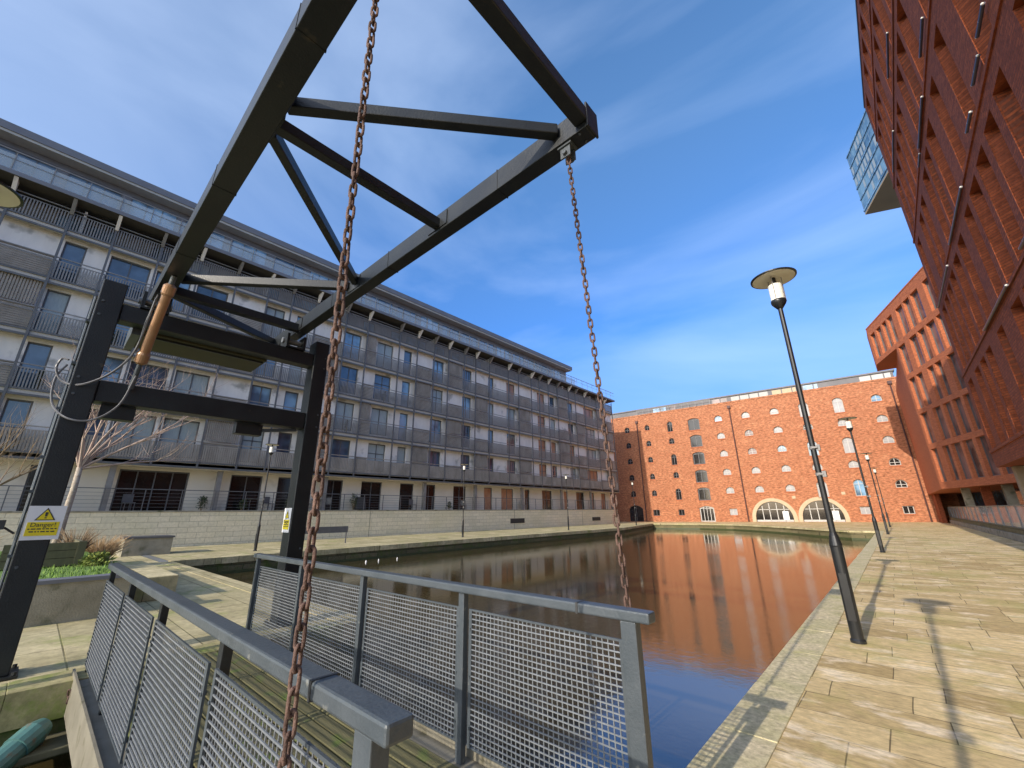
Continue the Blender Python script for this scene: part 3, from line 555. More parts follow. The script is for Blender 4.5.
copy_tree(pc, loc=((XF - .5) * K, 13.1 * K, 2.005), rz=2.6, label='dark patio chair beside the terrace shrub right of the rusty chain')
copy_tree(pc, loc=((XF - .5) * K, 19.9 * K, 2.005), rz=0.2, label='dark patio chair in front of the middle terrace door')

EX = [(3.0, .2, 'dark patio chair at the left end of the terrace, behind the bridge crossbeam'), (11.9, 1.0, 'dark patio chair just left of the rusty chain on the terrace'), (25.3, 2.2, 'dark patio chair on the terrace above the second quay lamp'), (33.6, .5, 'dark patio chair on the terrace above the first wall vent')]
for y, a, lb in EX: copy_tree(pc, loc=((XF - .5) * K, y * K, 2.005), rz=a, label=lb)
def patio_table(lb, y):
    t_ = thing('patio_table', lb, 'table', ((XF - .55) * K, y * K, 2.005), 0, 'tables on the apartment terrace')
    MB().lathe((0, 0, .70), [(.4, 0), (.42, .02), (.42, .035)], 18).build('table_top', M_DKFR, t_, world=False); MB().lathe((0, 0, 0), [(.2, 0), (.2, .02), (.03, .04), (.03, .70)], 12).build('pedestal', M_DKFR, t_, world=False)
patio_table('round dark patio table behind the railing left of the right bridge post', 8.4); patio_table('round dark patio table on the terrace left of the rusty chain', 12.5 - .1 + .0)
def barbecue(lb, y):
    t_ = thing('covered_barbecue', lb, 'barbecue', ((XF - .5) * K, y * K, 2.005), 0)
    MB().hexa([(-.28, -.45, .02), (.28, -.45, .02), (.28, .45, .02), (-.28, .45, .02), (-.2, -.32, 1.0), (.2, -.32, 1.0), (.2, .32, 1.0), (-.2, .32, 1.0)]).build('cover', M_INK, t_, world=False, bevel=.06)
barbecue('black covered barbecue on the terrace right of the rusty chain', 15.4)
# ------------------------------------------------------------------ brick warehouse at the head of the dock
WA = math.atan(0.0921)
wh = thing('brick_warehouse', 'sunlit orange brick warehouse with small arched windows across the dock', 'building', (0, 70.58, 0), WA)
cw, sw = math.cos(WA), math.sin(WA)
TW = lambda u, d, z: (u * cw - d * sw, 70.58 + u * sw + d * cw, z)
ROWS = [15.5, 12.75, 10.0, 7.2, 4.5]
holes = []; wins = []
def addw(u, zc, w_, h_, rise, kind): holes.append((u - w_ / 2, u + w_ / 2, zc - h_ / 2, zc + h_ / 2, rise)); wins.append((u, zc, w_, h_, rise, kind))
for u in (-29.35, -18.0, -14.15, -10.4, -6.8, -2.9, 1.15):
    tall = {-2.9: (0, 2, 4), -6.8: (0, 2, 4)}.get(u, ())
    for ri, z in enumerate(ROWS):
        big = u > -19
        if ri in tall: addw(u, z - 0.3, 1.15, 2.1, 0.5, 't')
        else: addw(u, z, 1.1 if big else 0.8, 0.95, 0.5 if big else 0.38, 's')
    if u in (-29.35, -18.0, -2.9, 1.15): addw(u, 1.4, 1.05, 0.95, 0, 'q')
for ri, z in enumerate(ROWS): addw(-25.5, z - (0.3 if ri % 2 == 0 else 0), 0.85, 1.75 if ri % 2 == 0 else 0.95, 0.4, 't' if ri % 2 == 0 else 's')
addw(-25.4, 1.4, 0.9, 0.9, 0, 'q')
for z in ROWS: addw(-32.95, z, 0.9, 1.0, 0.42, 's')
addw(-32.75, 1.35, 2.4, 2.6, .6, 'G')
for ri, z in enumerate(ROWS): addw(-21.7, z - 0.4, 1.75, 1.95, 0.25, 'l')
addw(-21.65, 1.16, 2.1, 2.3, 0.3, 'L')
for u in (-12.95, -7.4): holes.append((u - 2.25, u + 2.25, 0.02, 2.75, 2.25))
bw = MB(); wall_holes(bw, TW, -40, 6.0, 0, 17.7, holes, 0.35, 14)
# side wing in shade and its top
bw.build('front_wall', M_BRICK3, wh)
fill = MB()
def wh_box(mb, u0, u1, d0, d1, z0, z1): mb.hexa([TW(u0, d1, z0), TW(u1, d1, z0), TW(u1, d0, z0), TW(u0, d0, z0), TW(u0, d1, z1), TW(u1, d1, z1), TW(u1, d0, z1), TW(u0, d0, z1)])
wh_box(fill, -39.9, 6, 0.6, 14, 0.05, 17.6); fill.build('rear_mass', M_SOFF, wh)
pr = MB(); wh_box(pr, -40, 6, -0.05, 0.25, 17.703, 17.95); pr.build('parapet', M_BRICK3, wh)
for u, zc, w_, h_, rise, kind in wins:
    fw = 0.09 if kind not in 'lL' else 0.16
    light = u > -19 or kind == 'L'
    a, b_, z0, z1 = u - w_ / 2, u + w_ / 2, zc - h_ / 2, zc + h_ / 2
    f = MB(); dp = 0.22
    pts = arch_pts(a, b_, z1, rise, 8) if rise > 0 else [(a, z1), (b_, z1)]
    ins = [((p[0] - u) * (1 - 2 * fw / w_) + u, (p[1] - z0 - h_ / 2) * (1 - 2 * fw / h_) + z0 + h_ / 2) for p in pts]
    loopo = [(a, z0)] + pts + [(b_, z0)]; loopi = [(a + fw, z0 + fw)] + ins + [(b_ - fw, z0 + fw)]
    n = len(loopo)
    for i in range(n):
        j = (i + 1) % n
        f.quad(TW(loopo[i][0], dp, loopo[i][1]), TW(loopo[j][0], dp, loopo[j][1]), TW(loopi[j][0], dp - .04, loopi[j][1]), TW(loopi[i][0], dp - .04, loopi[i][1]))
    wh_box(f, u - .035, u + .035, dp - .05, dp + .01, z0, z1 - 0.03)
    if kind in 'stlL' : wh_box(f, a, b_, dp - .045, dp + .005, z1 - rise - .1, z1 - rise - .04)
    if kind == 'L': wh_box(f, u - .5, u - .42, dp - .05, dp, z0, z1 - .2); wh_box(f, u + .42, u + .5, dp - .05, dp, z0, z1 - .2)
    wf = f.build({'L': 'loading_door', 'G': 'arched_door'}.get(kind, 'window'), M_WINW if light else M_DKFR, wh)
    p = MB(); p.quad(*[TW(x, dp + .012, z) for x, z in loopo]); p.build('pane', M_GLASSD if not light else random.choice([M_CURT3, M_CURT3, M_CURT3, M_GLASSR, M_GLASSB, M_GLASSD]), wf)
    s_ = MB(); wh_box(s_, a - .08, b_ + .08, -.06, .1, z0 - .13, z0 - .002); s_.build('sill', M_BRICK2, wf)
# big stone arches over the shopfronts
for u in (-12.95, -7.4):
    ar = MB(); P1 = arch_pts(u - 2.25, u + 2.25, 2.75, 2.25, 22); P2 = arch_pts(u - 2.72, u + 2.72, 3.2, 2.55, 22)
    for i in range(22):
        a1, b1_, a2, b2 = P1[i], P1[i + 1], P2[i], P2[i + 1]
        ar.quad(TW(a1[0], -.06, a1[1]), TW(b1_[0], -.06, b1_[1]), TW(b2[0], -.06, b2[1]), TW(a2[0], -.06, a2[1])); ar.quad(TW(a2[0], -.06, a2[1]), TW(b2[0], -.06, b2[1]), TW(b2[0], .01, b2[1]), TW(a2[0], .01, a2[1]))
        ar.quad(TW(a1[0], -.06, a1[1]), TW(b1_[0], -.06, b1_[1]), TW(b1_[0], .35, b1_[1]), TW(a1[0], .35, a1[1]))
    wh_box(ar, u - 2.74, u - 2.26, -.062, .36, 0, .62); wh_box(ar, u + 2.26, u + 2.74, -.062, .36, 0, .62)
    ao = ar.build('stone_arch', M_ARCHS, wh)
    gl = MB(); gl.quad(*[TW(x, .3, z) for x, z in [(u - 2.25, .02)] + P1 + [(u + 2.25, .02)]]); gl.build('shop_glass', M_GLASSD, ao)
    mu = MB()
    for k in (-1.3, -.45, .45, 1.3): wh_box(mu, u + k - .05, u + k + .05, .22, .29, .02, 2.72 - abs(k) * .42)
    wh_box(mu, u - 2.2, u + 2.2, .22, .285, .02, .28); wh_box(mu, u - 2.1, u + 2.1, .22, .28, 1.62, 1.7)
    mu.build('shop_frame', M_WINW, ao)
    bl = MB(); wh_box(bl, u + 1.05 + (u < -10) * .0, u + 1.75, .19, .215, .3, 1.4); bl.build('white_blind', M_WHITE, ao)
# attic storey in grey metal with a pale clerestory
at = MB(); wh_box(at, -39, 3.6, 0.9, 12, 17.6, 18.95); wh_box(at, -39.1, 3.8, 0.75, 12, 18.953, 19.15); at.build('attic', M_LEAD, wh)
for u0, u1, mt in ((-28.2, -26.0, M_GLASSB), (-25.4, -23.9, M_GLASSR), (-18.6, -16.4, M_GLASSR), (-15.8, -10.6, M_WHFR), (-10.2, -7.2, M_ARCHS), (-6.3, -4.6, M_GLASSB), (0.1, 3.3, M_WINW)):
    c = MB()
    k = u0
    while k < u1 - .3: wh_box(c, k, min(k + 1.15, u1), .86, .898, 18.15, 18.8); k += 1.3
    c.build('clerestory_window', mt, wh)
rl = MB(); wh_box(rl, -31, -18.7, 0.3, 0.34, 18.75, 18.8)
k = -31
while k < -18.7: wh_box(rl, k, k + .05, .3, .34, 17.95, 18.75); k += 1.1
rl.build('roof_rail', M_BARS, wh)
for u, zt in ((-31.05, 16.7), (-16.2, 17.1), (2.85, 17.3)):
    MB().tube([TW(u, -.12, .05), TW(u, -.12, zt)], .085, 8).build('downpipe', M_PIPE, wh)
    hb = MB(); wh_box(hb, u - .22, u + .22, -.3, -.001, zt - .25, zt + .15); hb.build('rainwater_head', M_PIPE, wh)
for u, z in ((-10.2, 3.05), (-4.7, 3.4)):
    c = MB(); wh_box(c, u - .2, u + .2, -.12, -.001, z, z + .35); c.build('wall_lamp', M_ARCHS, wh)
# ------------------------------------------------------------------ red brick blocks on the right
XB = 3.2
rb = thing('red_brick_block', 'near dark red brick tower with deep slot windows, overhanging the promenade', 'building', (XB + 6, 15, 0))
TB = lambda u, d, z: (XB + d, u, z)
holes = []; random.seed(21)
YB0, YB1, ZB0, ZB1 = -1.0, 24.3, 3.04, 21.5
BANDS = [(3.70, 6.35), (6.80, 9.50), (10.0, 12.8), (13.3, 15.95), (16.4, 18.95), (19.35, 21.05)]
for bi, (z0, z1) in enumerate(BANDS):
    y = YB1 - random.uniform(.5, .8)
    while y > YB0 + 1.6:
        w_ = random.choice([0.78, 0.85, 0.95]); holes.append((y - w_, y, z0, z1)); y -= w_ + random.choice([0.32, 0.38, 0.42, 0.9, 1.2])
fb = MB(); wall_holes(fb, TB, YB0, YB1, ZB0, ZB1, holes, 0.55)
for a, b_, z0, z1 in holes:  # splayed brick side on the far jamb
    fb.quad(TB(b_, 0.03, z0), TB(b_ - (b_ - a) * .6, .548, z0), TB(b_ - (b_ - a) * .6, .548, z1 - .22), TB(b_, .03, z1 - .22))
    fb.quad(TB(b_, 0.03, z1 - .22), TB(b_ - (b_ - a) * .6, .548, z1 - .22), TB(b_, .548, z1 - .22))
fb.quad((XB, YB1, ZB0), (XB + 14, YB1, ZB0), (XB + 14, YB1, ZB1), (XB, YB1, ZB1)); fb.quad((XB, YB0, ZB0), (XB + 14, YB0, ZB0), (XB + 14, YB0, ZB1), (XB, YB0, ZB1))
fb.quad((XB, YB0, ZB0), (XB + 14, YB0, ZB0), (XB + 14, YB1, ZB0), (XB, YB1, ZB0)); fb.quad((XB, YB0, ZB1), (XB + 14, YB0, ZB1), (XB + 14, YB1, ZB1), (XB, YB1, ZB1))
fb.box(XB + .75, XB + 13.9, YB0 + .1, YB1 - .1, ZB0 + .05, ZB1 - .05)
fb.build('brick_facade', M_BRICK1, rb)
for a, b_, z0, z1 in holes:
    if b_ < 7: continue
    window(TB, a, a + (b_ - a) * .45, z0, z1, rb, dep=.53, mull=0, fw=.05)
cp = MB(); cp.box(XB - .03, XB + .5, YB0, YB1 + .03, ZB1 + .003, ZB1 + .12); cp.build('parapet_capping', M_RAILPUR, rb)
# dark corbel rows beneath bands: projecting brick string courses
sc_ = MB()
for z0, z1 in BANDS: sc_.box(XB - .035, XB - .002, YB0, YB1, z0 - .12, z0 - .02)
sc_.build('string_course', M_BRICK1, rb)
for (y0, z0), (y1, z1) in (((12.34, 13.5), (13.6, 13.45)), ((14.8, 13.2), (17.2, 13.1)), ((17.35, 13.05), (18.1, 13.0)), ((15.5, 16.8), (17.5, 16.6)), ((9.56, 10.45), (10.3, 10.3)), ((10.6, 10.25), (11.4, 10.15)), ((12.1, 10.1), (12.8, 10.05)), ((14.75, 9.9), (18.1, 9.75)), ((19.45, 9.75), (23.6, 9.6)), ((14.5, 6.75), (18.0, 6.67)), ((12.0, 6.85), (12.75, 6.8)), ((19.8, 16.2), (22.6, 16.05))):
    zc = (z0 + z1) / 2; rr = MB(); rr.tube([(XB - .07, y0, zc), (XB - .07, y1, zc)], .034, 8); pass
    rr.mi = 1
    for yy in (y0, (y0 + y1) / 2, y1): rr.lathe((XB - .08, yy, zc - .035), [(.0, .01), (.022, .02), (.022, .05), (0, .06)], 8)
    rr.build('facade_light_bar', [M_RAILPUR, M_FROST], rb)
for y in (24.0, 18, 12, 6, 0):
    MB().box(XB + .35, XB + .7, y - .3, y + .15, 0, ZB0 - .003).build('brick_column', M_TWS, rb, bevel=.02)
gl_ = MB(); gl_.quad((XB + 4, YB0, 0), (XB + 4, YB1, 0), (XB + 4, YB1, ZB0), (XB + 4, YB0, ZB0)); gl_.quad((XB + 4, YB1, 0), (XB + 14, YB1, 0), (XB + 14, YB1, ZB0), (XB + 4, YB1, ZB0)); gl_.build('lobby_glass', M_GLASS, rb)
# planter at its foot
pl = thing('stone_planter', 'low stone planter in shade at the foot of the red tower', 'planter', (XB + .2, 22.3, 0))
MB().box(XB - .1, XB + .7, 21.6, 23.2, 0, .42).build('trough', M_CONC, pl, bevel=.02)

B2A = Vector((1.66, 55.3)); B2U = Vector((0.312, -0.950)); B2N = Vector((0.950, 0.312))
r2 = thing('angled_red_block', 'sunlit red brick block with a cantilevered corner, beyond the red tower', 'building', (6, 52, 0))
T2 = lambda u, d, z: (B2A.x + B2U.x * u + B2N.x * d, B2A.y + B2U.y * u + B2N.y * d, z)
U1 = 4.95; UE = 23.0
ROW2 = [(16.35, 19.0), (13.15, 15.85), (9.9, 12.7), (6.85, 9.5), (3.65, 6.4)]
holes = []; random.seed(9)
for ri, (z0, z1) in enumerate(ROW2):
    u = (0.55 if ri == 0 else U1 + .35)
    while u < UE - 1.6:
        w_ = random.choice([0.95, 1.1, 1.3]); holes.append((u, u + w_, z0, z1)); u += w_ + random.choice([.3, .35, .45, .9])
f2 = MB(); wall_holes(f2, T2, 0, UE, 15.9, 19.86, [h for h in holes if h[2] > 15.9], .30); wall_holes(f2, T2, U1, UE, 3.1, 15.9, [h for h in holes if h[2] < 15.9], .30)
c0 = T2(U1, 0, 0)
# side and soffit of the cantilever and lower block
f2.quad((1.66, 55.3, 15.9), (1.66, 58.2, 15.9), (1.66, 58.2, 19.86), (1.66, 55.3, 19.86))
f2.quad((1.66, 58.2, 15.9), (14, 58.2, 15.9), (14, 58.2, 19.86), (1.66, 58.2, 19.86))
f2.quad((1.66, 55.3, 15.9), T2(U1, 0, 15.9), (c0[0], 58.2, 15.9), (1.66, 58.2, 15.9))
f2.quad((c0[0], c0[1], 3.1), (c0[0], 71.2, 3.1), (c0[0], 71.2, 15.9), (c0[0], c0[1], 15.9))
f2.quad((1.66, 55.3, 19.86), T2(UE, 0, 19.86), (20, 40, 19.86), (20, 58.2, 19.86), (1.66, 58.2, 19.86))
f2.quad((c0[0], c0[1], 3.1), T2(UE, 0, 3.1), (20, 40, 3.1), (20, 71.2, 3.1), (c0[0], 71.2, 3.1))
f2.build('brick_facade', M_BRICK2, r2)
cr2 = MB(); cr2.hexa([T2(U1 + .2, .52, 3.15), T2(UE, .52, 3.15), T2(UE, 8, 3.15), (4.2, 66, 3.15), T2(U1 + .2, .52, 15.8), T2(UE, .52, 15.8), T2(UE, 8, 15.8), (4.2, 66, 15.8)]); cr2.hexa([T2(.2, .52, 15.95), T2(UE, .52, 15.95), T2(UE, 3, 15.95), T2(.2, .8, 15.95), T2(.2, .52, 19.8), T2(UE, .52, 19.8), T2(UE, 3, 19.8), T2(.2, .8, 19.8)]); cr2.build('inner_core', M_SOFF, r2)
for a, b_, z0, z1 in holes: 
    if a < 16: window(T2, a, b_, z0, z1, r2, dep=.28, mull=0, fw=.07, gl=M_GLASSR)
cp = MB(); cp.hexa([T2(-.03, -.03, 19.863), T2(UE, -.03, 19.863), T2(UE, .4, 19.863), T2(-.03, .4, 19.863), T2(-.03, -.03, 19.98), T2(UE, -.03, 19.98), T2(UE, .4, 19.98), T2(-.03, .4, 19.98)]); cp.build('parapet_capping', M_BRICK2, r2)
gw = MB(); gw.quad((5.6, 71.0, 0), (12, 36, 0), (12, 36, 3.1), (5.6, 71, 3.1)); gw.build('lobby_glass', M_GLASS, r2)
for i, u in enumerate((5.6, 8.2, 10.8, 13.4, 16.0, 18.6)):
    a = T2(u, 1.2, 0); MB().box(a[0] - .25, a[0] + .25, a[1] - .3, a[1] + .3, 0, 3.095).build('column', M_BRICK1 if i % 2 else M_CONC, r2)
MB().box(3.5, 3.9, 66.5, 71, 0, 3.09).build('gate_pier', M_BRICK1, r2)

# glazed wall on a plinth beneath the overhang
gz = thing('glass_balustrade', 'glass balustrade on a stone plinth under the red brick overhang', 'balustrade', (4.2, 45, 0))
MB().box(4.05, 4.5, 26.5, 66, 0.0, 0.34).build('plinth', M_CONC, gz, bevel=.02)
MB().box(4.15, 4.45, 26.5, 66, 0.343, 0.62).build('kerb', M_FARQ, gz, bevel=.01)
y = 26.6
while y < 65:
    MB().box(4.28, 4.30, y, y + 2.3, .62, 1.63).build('glass_panel', M_CLEAR, gz); MB().box(4.25, 4.33, y + 2.32, y + 2.38, .62, 1.63).build('post', M_BARS, gz); y += 2.4
MB().box(4.24, 4.34, 26.5, 65.6, 1.632, 1.68).build('top_rail', M_CONC, gz)

# distant glass tower with overhanging box
tw = thing('glass_tower', 'distant blue glass tower box jutting out behind the red brick block', 'tower', (16, 112, 0))
def prism(mb, poly, z0, z1):
    n = len(poly); b0 = [(x, y, z0) for x, y in poly]; b1_ = [(x, y, z1) for x, y in poly]
    mb.quad(*b0[::-1]); mb.quad(*b1_)
    for i in range(n): mb.quad(b0[i], b0[(i + 1) % n], b1_[(i + 1) % n], b1_[i])
p1, p2, p3 = (9.6, 119.7), (14.1, 105.5), (18.8, 123.3)
c = MB(); prism(c, [p1, p2, (24.5, 108.8), p3], 70.4, 88.0); c.build('cantilever_box', M_TWG, tw)
c = MB(); prism(c, [(x, y) for x, y in (p1, p2, (24.5, 108.8), p3)], 70.0, 70.39); c.build('soffit', M_TWS, tw)
c = MB(); prism(c, [(18.6, 113.5), (18.9, 108.5), (24.3, 109.1), (22, 118)], 0, 70.0); c.build('shaft', M_TWG, tw)
dx, dy = (p2[0] - p1[0]), (p2[1] - p1[1]); ll = math.hypot(dx, dy); dx /= ll; dy /= ll; random.seed(2)
wn = MB(); n_ = Vector((dy, -dx, 0)) if dy * 1 < 0 else Vector((-dy, dx, 0))
n_ = Vector((-abs(dy), -abs(dx), 0)).normalized()
for k in range(9):
    for j in range(5):
        if random.random() < .6:
            s0 = .5 + k * 1.6; z0 = 71.6 + j * 3.3; a = Vector((p1[0] + dx * s0, p1[1] + dy * s0, z0)) + n_ * .05; b__ = a + Vector((dx * 1.0, dy * 1.0, 0)); MB().quad(a, b__, b__ + Vector((0, 0, 2.1)), a + Vector((0, 0, 2.1))).build('window_panel', M_CURT, tw)
wf_ = MB(); 
for j in range(6):
    z0 = 71.0 + j * 3.3; a = Vector((*p1, z0)) + n_ * .1; b__ = Vector((*p2, z0)) + n_ * .1; wf_.beam(a, b__, .15, .3)
wf_.build('floor_band', M_GLASSB, tw)

# ------------------------------------------------------------------ street lamps
def make_lamp(label, loc, group):
    r = thing('street_lamp', label, 'street lamp', loc, 0, group)
    MB().lathe((0, 0, 0), [(.082, 0), (.082, .03), (.068, .05), (.068, 1.12), (.072, 1.14), (.052, 1.26), (.037, 1.30), (.033, 4.66)], 20).build('pole', M_BLACK, r, world=False, smooth=False)
    MB().lathe((0, 0, 4.66), [(.038, 0), (.10, .09), (.108, .12), (.108, .15)], 20).build('collar', M_BLACK, r, world=False, smooth=True)
    MB().lathe((0, 0, 4.811), [(.098, 0), (.098, .27), (.085, .28)], 20).build('lantern_glass', M_FROST, r, world=False, smooth=False)
    MB().lathe((0, 0, 5.12), [(.03, 0), (.03, .10)], 10).build('stem', M_BLACK, r, world=False)
    d = MB(); d.lathe((0, 0, 5.20), [(.02, .02), (.30, 0), (.325, .006), (.327, .02), (.05, .06)], 36)
    d.m = [1 if i < 36 else 0 for i in range(len(d.f))]
    d.build('disc_shade', [M_BLACK, M_DIFF], r, world=False)
    rods = MB()
    for k in range(3):
        th = k * 2.094 + .4; rods.tube([(.11 * math.cos(th), .11 * math.sin(th), 4.78), (.11 * math.cos(th), .11 * math.sin(th), 5.21)], .006, 6)
    rods.build('support_rods', M_BARS, r, world=False)
    for zz, ww in ((2.05, .05), (2.42, .03)):
        bx_ = MB(); bx_.lathe((0, 0, zz), [(.044, 0), (.044, .04)], 12); bx_.box(.04, .085, -ww, ww, zz - .02, zz + .06); bx_.box(-.01, .06, -.06, .06, zz + .01, zz + .03)
        bx_.build('banner_bracket', M_BARS, r, world=False)
    dr = MB(); dr.box(-.04, .04, -.074, -.066, .25, .8); dr.build('access_door', M_BLACK, r, world=False)
    return r
GR = 'street lamps along the promenade'; GL = 'street lamps along the far quay'
l0 = make_lamp('nearest black street lamp on the promenade edge, disc shade against blue sky', (-0.70, 7.25, 0), GR)
copy_tree(l0, loc=(-0.72, 21.9, 0), label='second black street lamp along the promenade, its disc in front of the brick warehouse')
copy_tree(l0, loc=(-0.72, 37.2, 0), label='third street lamp along the promenade, just right of the second')
copy_tree(l0, loc=(-0.72, 51.5, 0), label='farthest street lamp of the promenade row, standing closest to the warehouse')
copy_tree(l0, loc=(-0.08, -0.5, 0), label='street lamp right behind the photographer whose shadow falls on the paving')
copy_tree(l0, loc=(-23.8, 7.6, 0), label='slim street lamp on the far quay left of the right bridge post', group=GL)
copy_tree(l0, loc=(-23.8, 21.1, 0), label='slim street lamp on the far quay midway along the pale stone wall', group=GL)
copy_tree(l0, loc=(-23.8, 34.6, 0), label='slim street lamp on the far quay between the two dark wall vents', group=GL)
copy_tree(l0, loc=(-23.8, 49.0, 0), label='farthest street lamp of the left quay, in front of the shaded warehouse wing', group=GL)
copy_tree(l0, loc=(-6.98, -1.22, 0), label='street lamp cut by the left edge of the photo, only its disc visible', rz=1)

# ------------------------------------------------------------------ portal frame of the bridge
PXL = -7.49; PYL, PYR = 0.06, 2.93
pf = thing('portal_frame', 'dark steel portal of two posts and crossbeams carrying the lifting bridge', 'bridge frame', (PXL, 1.5, 0))
for y, hh in ((PYL, 4.72), (PYR, 4.70)):
    p = MB(); p.box(PXL - .15, PXL + .15, y - .125, y + .125, 0.03, hh); po = p.build('post', M_STEEL, pf, bevel=.012)
    bpz = MB(); bpz.box(PXL - .22, PXL + .22, y - .19, y + .19, 0.009, .03); 
    for sx in (-.185, .185):
        for sy in (-.155, .155): bpz.lathe((PXL + sx, y + sy, .035), [(.022, 0), (.022, .03)], 6)
    bpz.build('base_plate', M_STEEL, po)
MB().box(PXL - .12, PXL + .12, PYL + .127, PYR - .127, 3.05, 3.33).build('lower_crossbeam', M_STEEL, pf, bevel=.01)
MB().box(PXL - .10, PXL + .12, PYL + .127, PYR - .127, 4.20, 4.44).build('upper_crossbeam', M_STEEL, pf, bevel=.01)
for y0, y1 in ((.27, .62), (1.82, 2.2)):
    MB().box(PXL - .15, PXL + .02, y0, y1, 2.86, 3.037).build('underslung_box', M_STEEL, pf, bevel=.008)
MB().beam((PXL, 2.2, 2.95), (PXL, 2.72, 3.03), .06, .05).build('brace', M_RAILP, pf)
for y in (.52, 2.46):
    b_ = MB(); b_.box(PXL - .14, PXL + .16, y - .16, y - .12, 4.443, 4.70); b_.box(PXL - .14, PXL + .16, y + .12, y + .16, 4.443, 4.70); b_.box(PXL - .14, PXL + .16, y - .119, y + .119, 4.443, 4.47); b_.build('pivot_bearing', M_STEEL, pf)
    c = MB(); c.tube([(PXL, y - .19, 4.60), (PXL, y + .19, 4.60)], .05, 12); c.build('pivot_pin', M_GALV, pf)
bt = MB()
for y in (PYL, PYR):
    for z in (1.1, 3.1, 3.32, 4.2, 4.4): bt.tube([(PXL + .148, y - .07 * (1 if y < 1 else -1), z), (PXL + .163, y - .07 * (1 if y < 1 else -1), z)], .016, 6)
bt.build('bolt_heads', M_RAILP, pf)

# ------------------------------------------------------------------ lifting frame (balance beams) with counterweight
lf = thing('lifting_frame', 'dark steel balance beam frame with counterweight overhead, chains hanging from its tips', 'lifting frame', (PXL, 1.5, 4.6))
Z0, Z1 = 4.70, 4.94
def bm(name, a, b, wd, ht, bev=.008): return MB().beam(a, b, wd, ht).build(name, M_STEEL, lf, bevel=bev)
zb = (Z0 + Z1) / 2
bm('balance_beam', (-8.6, .56, zb), (-1.26, .56, zb), .20, Z1 - Z0)
bm('balance_beam', (-8.6, 2.47, zb), (-1.26, 2.47, zb), .16, Z1 - Z0)
bm('cross_tube', (-1.30, .665, zb), (-1.30, 2.385, zb), .12, .14)
bm('cross_tube', (-3.25, .665, zb - .02), (-3.25, 2.385, zb - .02), .10, .11)
bm('cross_tube', (-7.18, .665, zb - .06), (-7.18, 2.385, zb - .06), .12, .13)
bm('diagonal_tube', (-3.05, .665, zb + .03), (-1.55, 2.385, zb + .03), .09, .11)
bm('diagonal_tube', (-3.40, .665, zb + .02), (-5.15, 2.385, zb + .02), .09, .11)
bm('diagonal_tube', (-6.90, .665, zb + .03), (-5.35, 2.385, zb + .03), .09, .12)
bm('diagonal_tube', (-7.45, .665, zb + .02), (-8.35, 2.385, zb + .02), .10, .12)
MB().box(-1.256, -1.235, .45, .67, Z0 - .012, Z1 + .012).build('end_plate', M_STEEL, lf, bevel=.006)
MB().box(-1.256, -1.235, 2.38, 2.56, Z0 - .012, Z1 + .012).build('end_plate', M_STEEL, lf, bevel=.006)
M_CW = mat('olive_painted_counterweight', (0.06, 0.056, 0.018), (0.035, 0.034, 0.014), 2, 0.6, dirt=((0.04, 0.04, 0.02), 3, 0.58))
cw_ = MB(); cw_.box(-8.42, -7.60, .46, 2.12, 4.17, 4.40); cw_.build('counterweight', [M_CW], lf, bevel=.01)
MB().box(-8.46, -7.60, .36, .457, 4.12, 4.42).build('counterweight_flange', M_RAILP, lf)
rb_ = MB(); rb_.box(-7.70, -7.665, .5, 2.08, 4.14, 4.168); rb_.build('counterweight_rib', M_STEEL, lf)
for y, nm in ((.62, 1), (2.47, 2)):
    x = -1.50
    pt = MB(); pt.box(x - .05, x + .05, y - .045, y - .03, Z0 - .13, Z0 + (.0)); pt.box(x - .05, x + .05, y + .03, y + .045, Z0 - .13, Z0); pt.tube([(x, y - .07, Z0 - .09), (x, y + .07, Z0 - .09)], .022, 10); pt.box(x - .07, x + .07, y - .06, y + .06, Z0 - .02, Z0 + .001)
    pt.build('chain_lug', M_RAILP, lf)
for (x, y) in ((-3.25, .665), (-7.18, .665), (-3.25, 2.38), (-5.2, 2.38), (-7.18, 2.38)): MB().box(x - .17, x + .17, y - .001, y + .012, zb - .09, zb + .09).build('gusset_plate', M_STEEL, lf)

for y, wd in ((.56, .20), (2.47, .16)):
    for x in (-2.3, -4.3, -5.9):
        st_ = MB(); st_.box(x - .006, x + .006, y - wd / 2 - .004, y + wd / 2 + .004, Z0 - .004, Z1 + .004); st_.build('weld_seam', M_STEEL, lf)
    for x in (-1.4, -7.2):
        for sx in (-.06, .06):
            for sy in (-.05, .05): MB().lathe((x + sx, y + sy, Z0 - .012), [(.012, 0), (.012, .013)], 6).build('bolt_head', M_RAILP, lf)
# ------------------------------------------------------------------ chains
def link_mesh():
    """one elongated link, long axis z, ring in the xz plane"""
    m_ = MB(); R = .0165; Lh = .0195; r = .0072; n = 16; k = 7; base = 0; pts = []
    for i in range(n):
        th = 2 * math.pi * i / n; x = R * math.cos(th); z = R * math.sin(th) + (Lh if math.sin(th) > 1e-6 else (-Lh if math.sin(th) < -1e-6 else 0)); pts.append(Vector((x, 0, z)))
    for i in range(n):
        d = (pts[(i + 1) % n] - pts[i - 1]).normalized(); a = Vector((0, 1, 0)); bb = d.cross(a)
        for j in range(k):
            th = 2 * math.pi * j / k; m_.v.append(tuple(pts[i] + a * r * math.cos(th) + bb * r * math.sin(th)))
    for i in range(n):
        for j in range(k): m_.f.append((i * k + j, i * k + (j + 1) % k, ((i + 1) % n) * k + (j + 1) % k, ((i + 1) % n) * k + j)); m_.m.append(0)
    return m_
LINK = link_mesh().build('chain_link', M_RUST, None, smooth=True); LINKD = LINK.data; D.objects.remove(LINK)
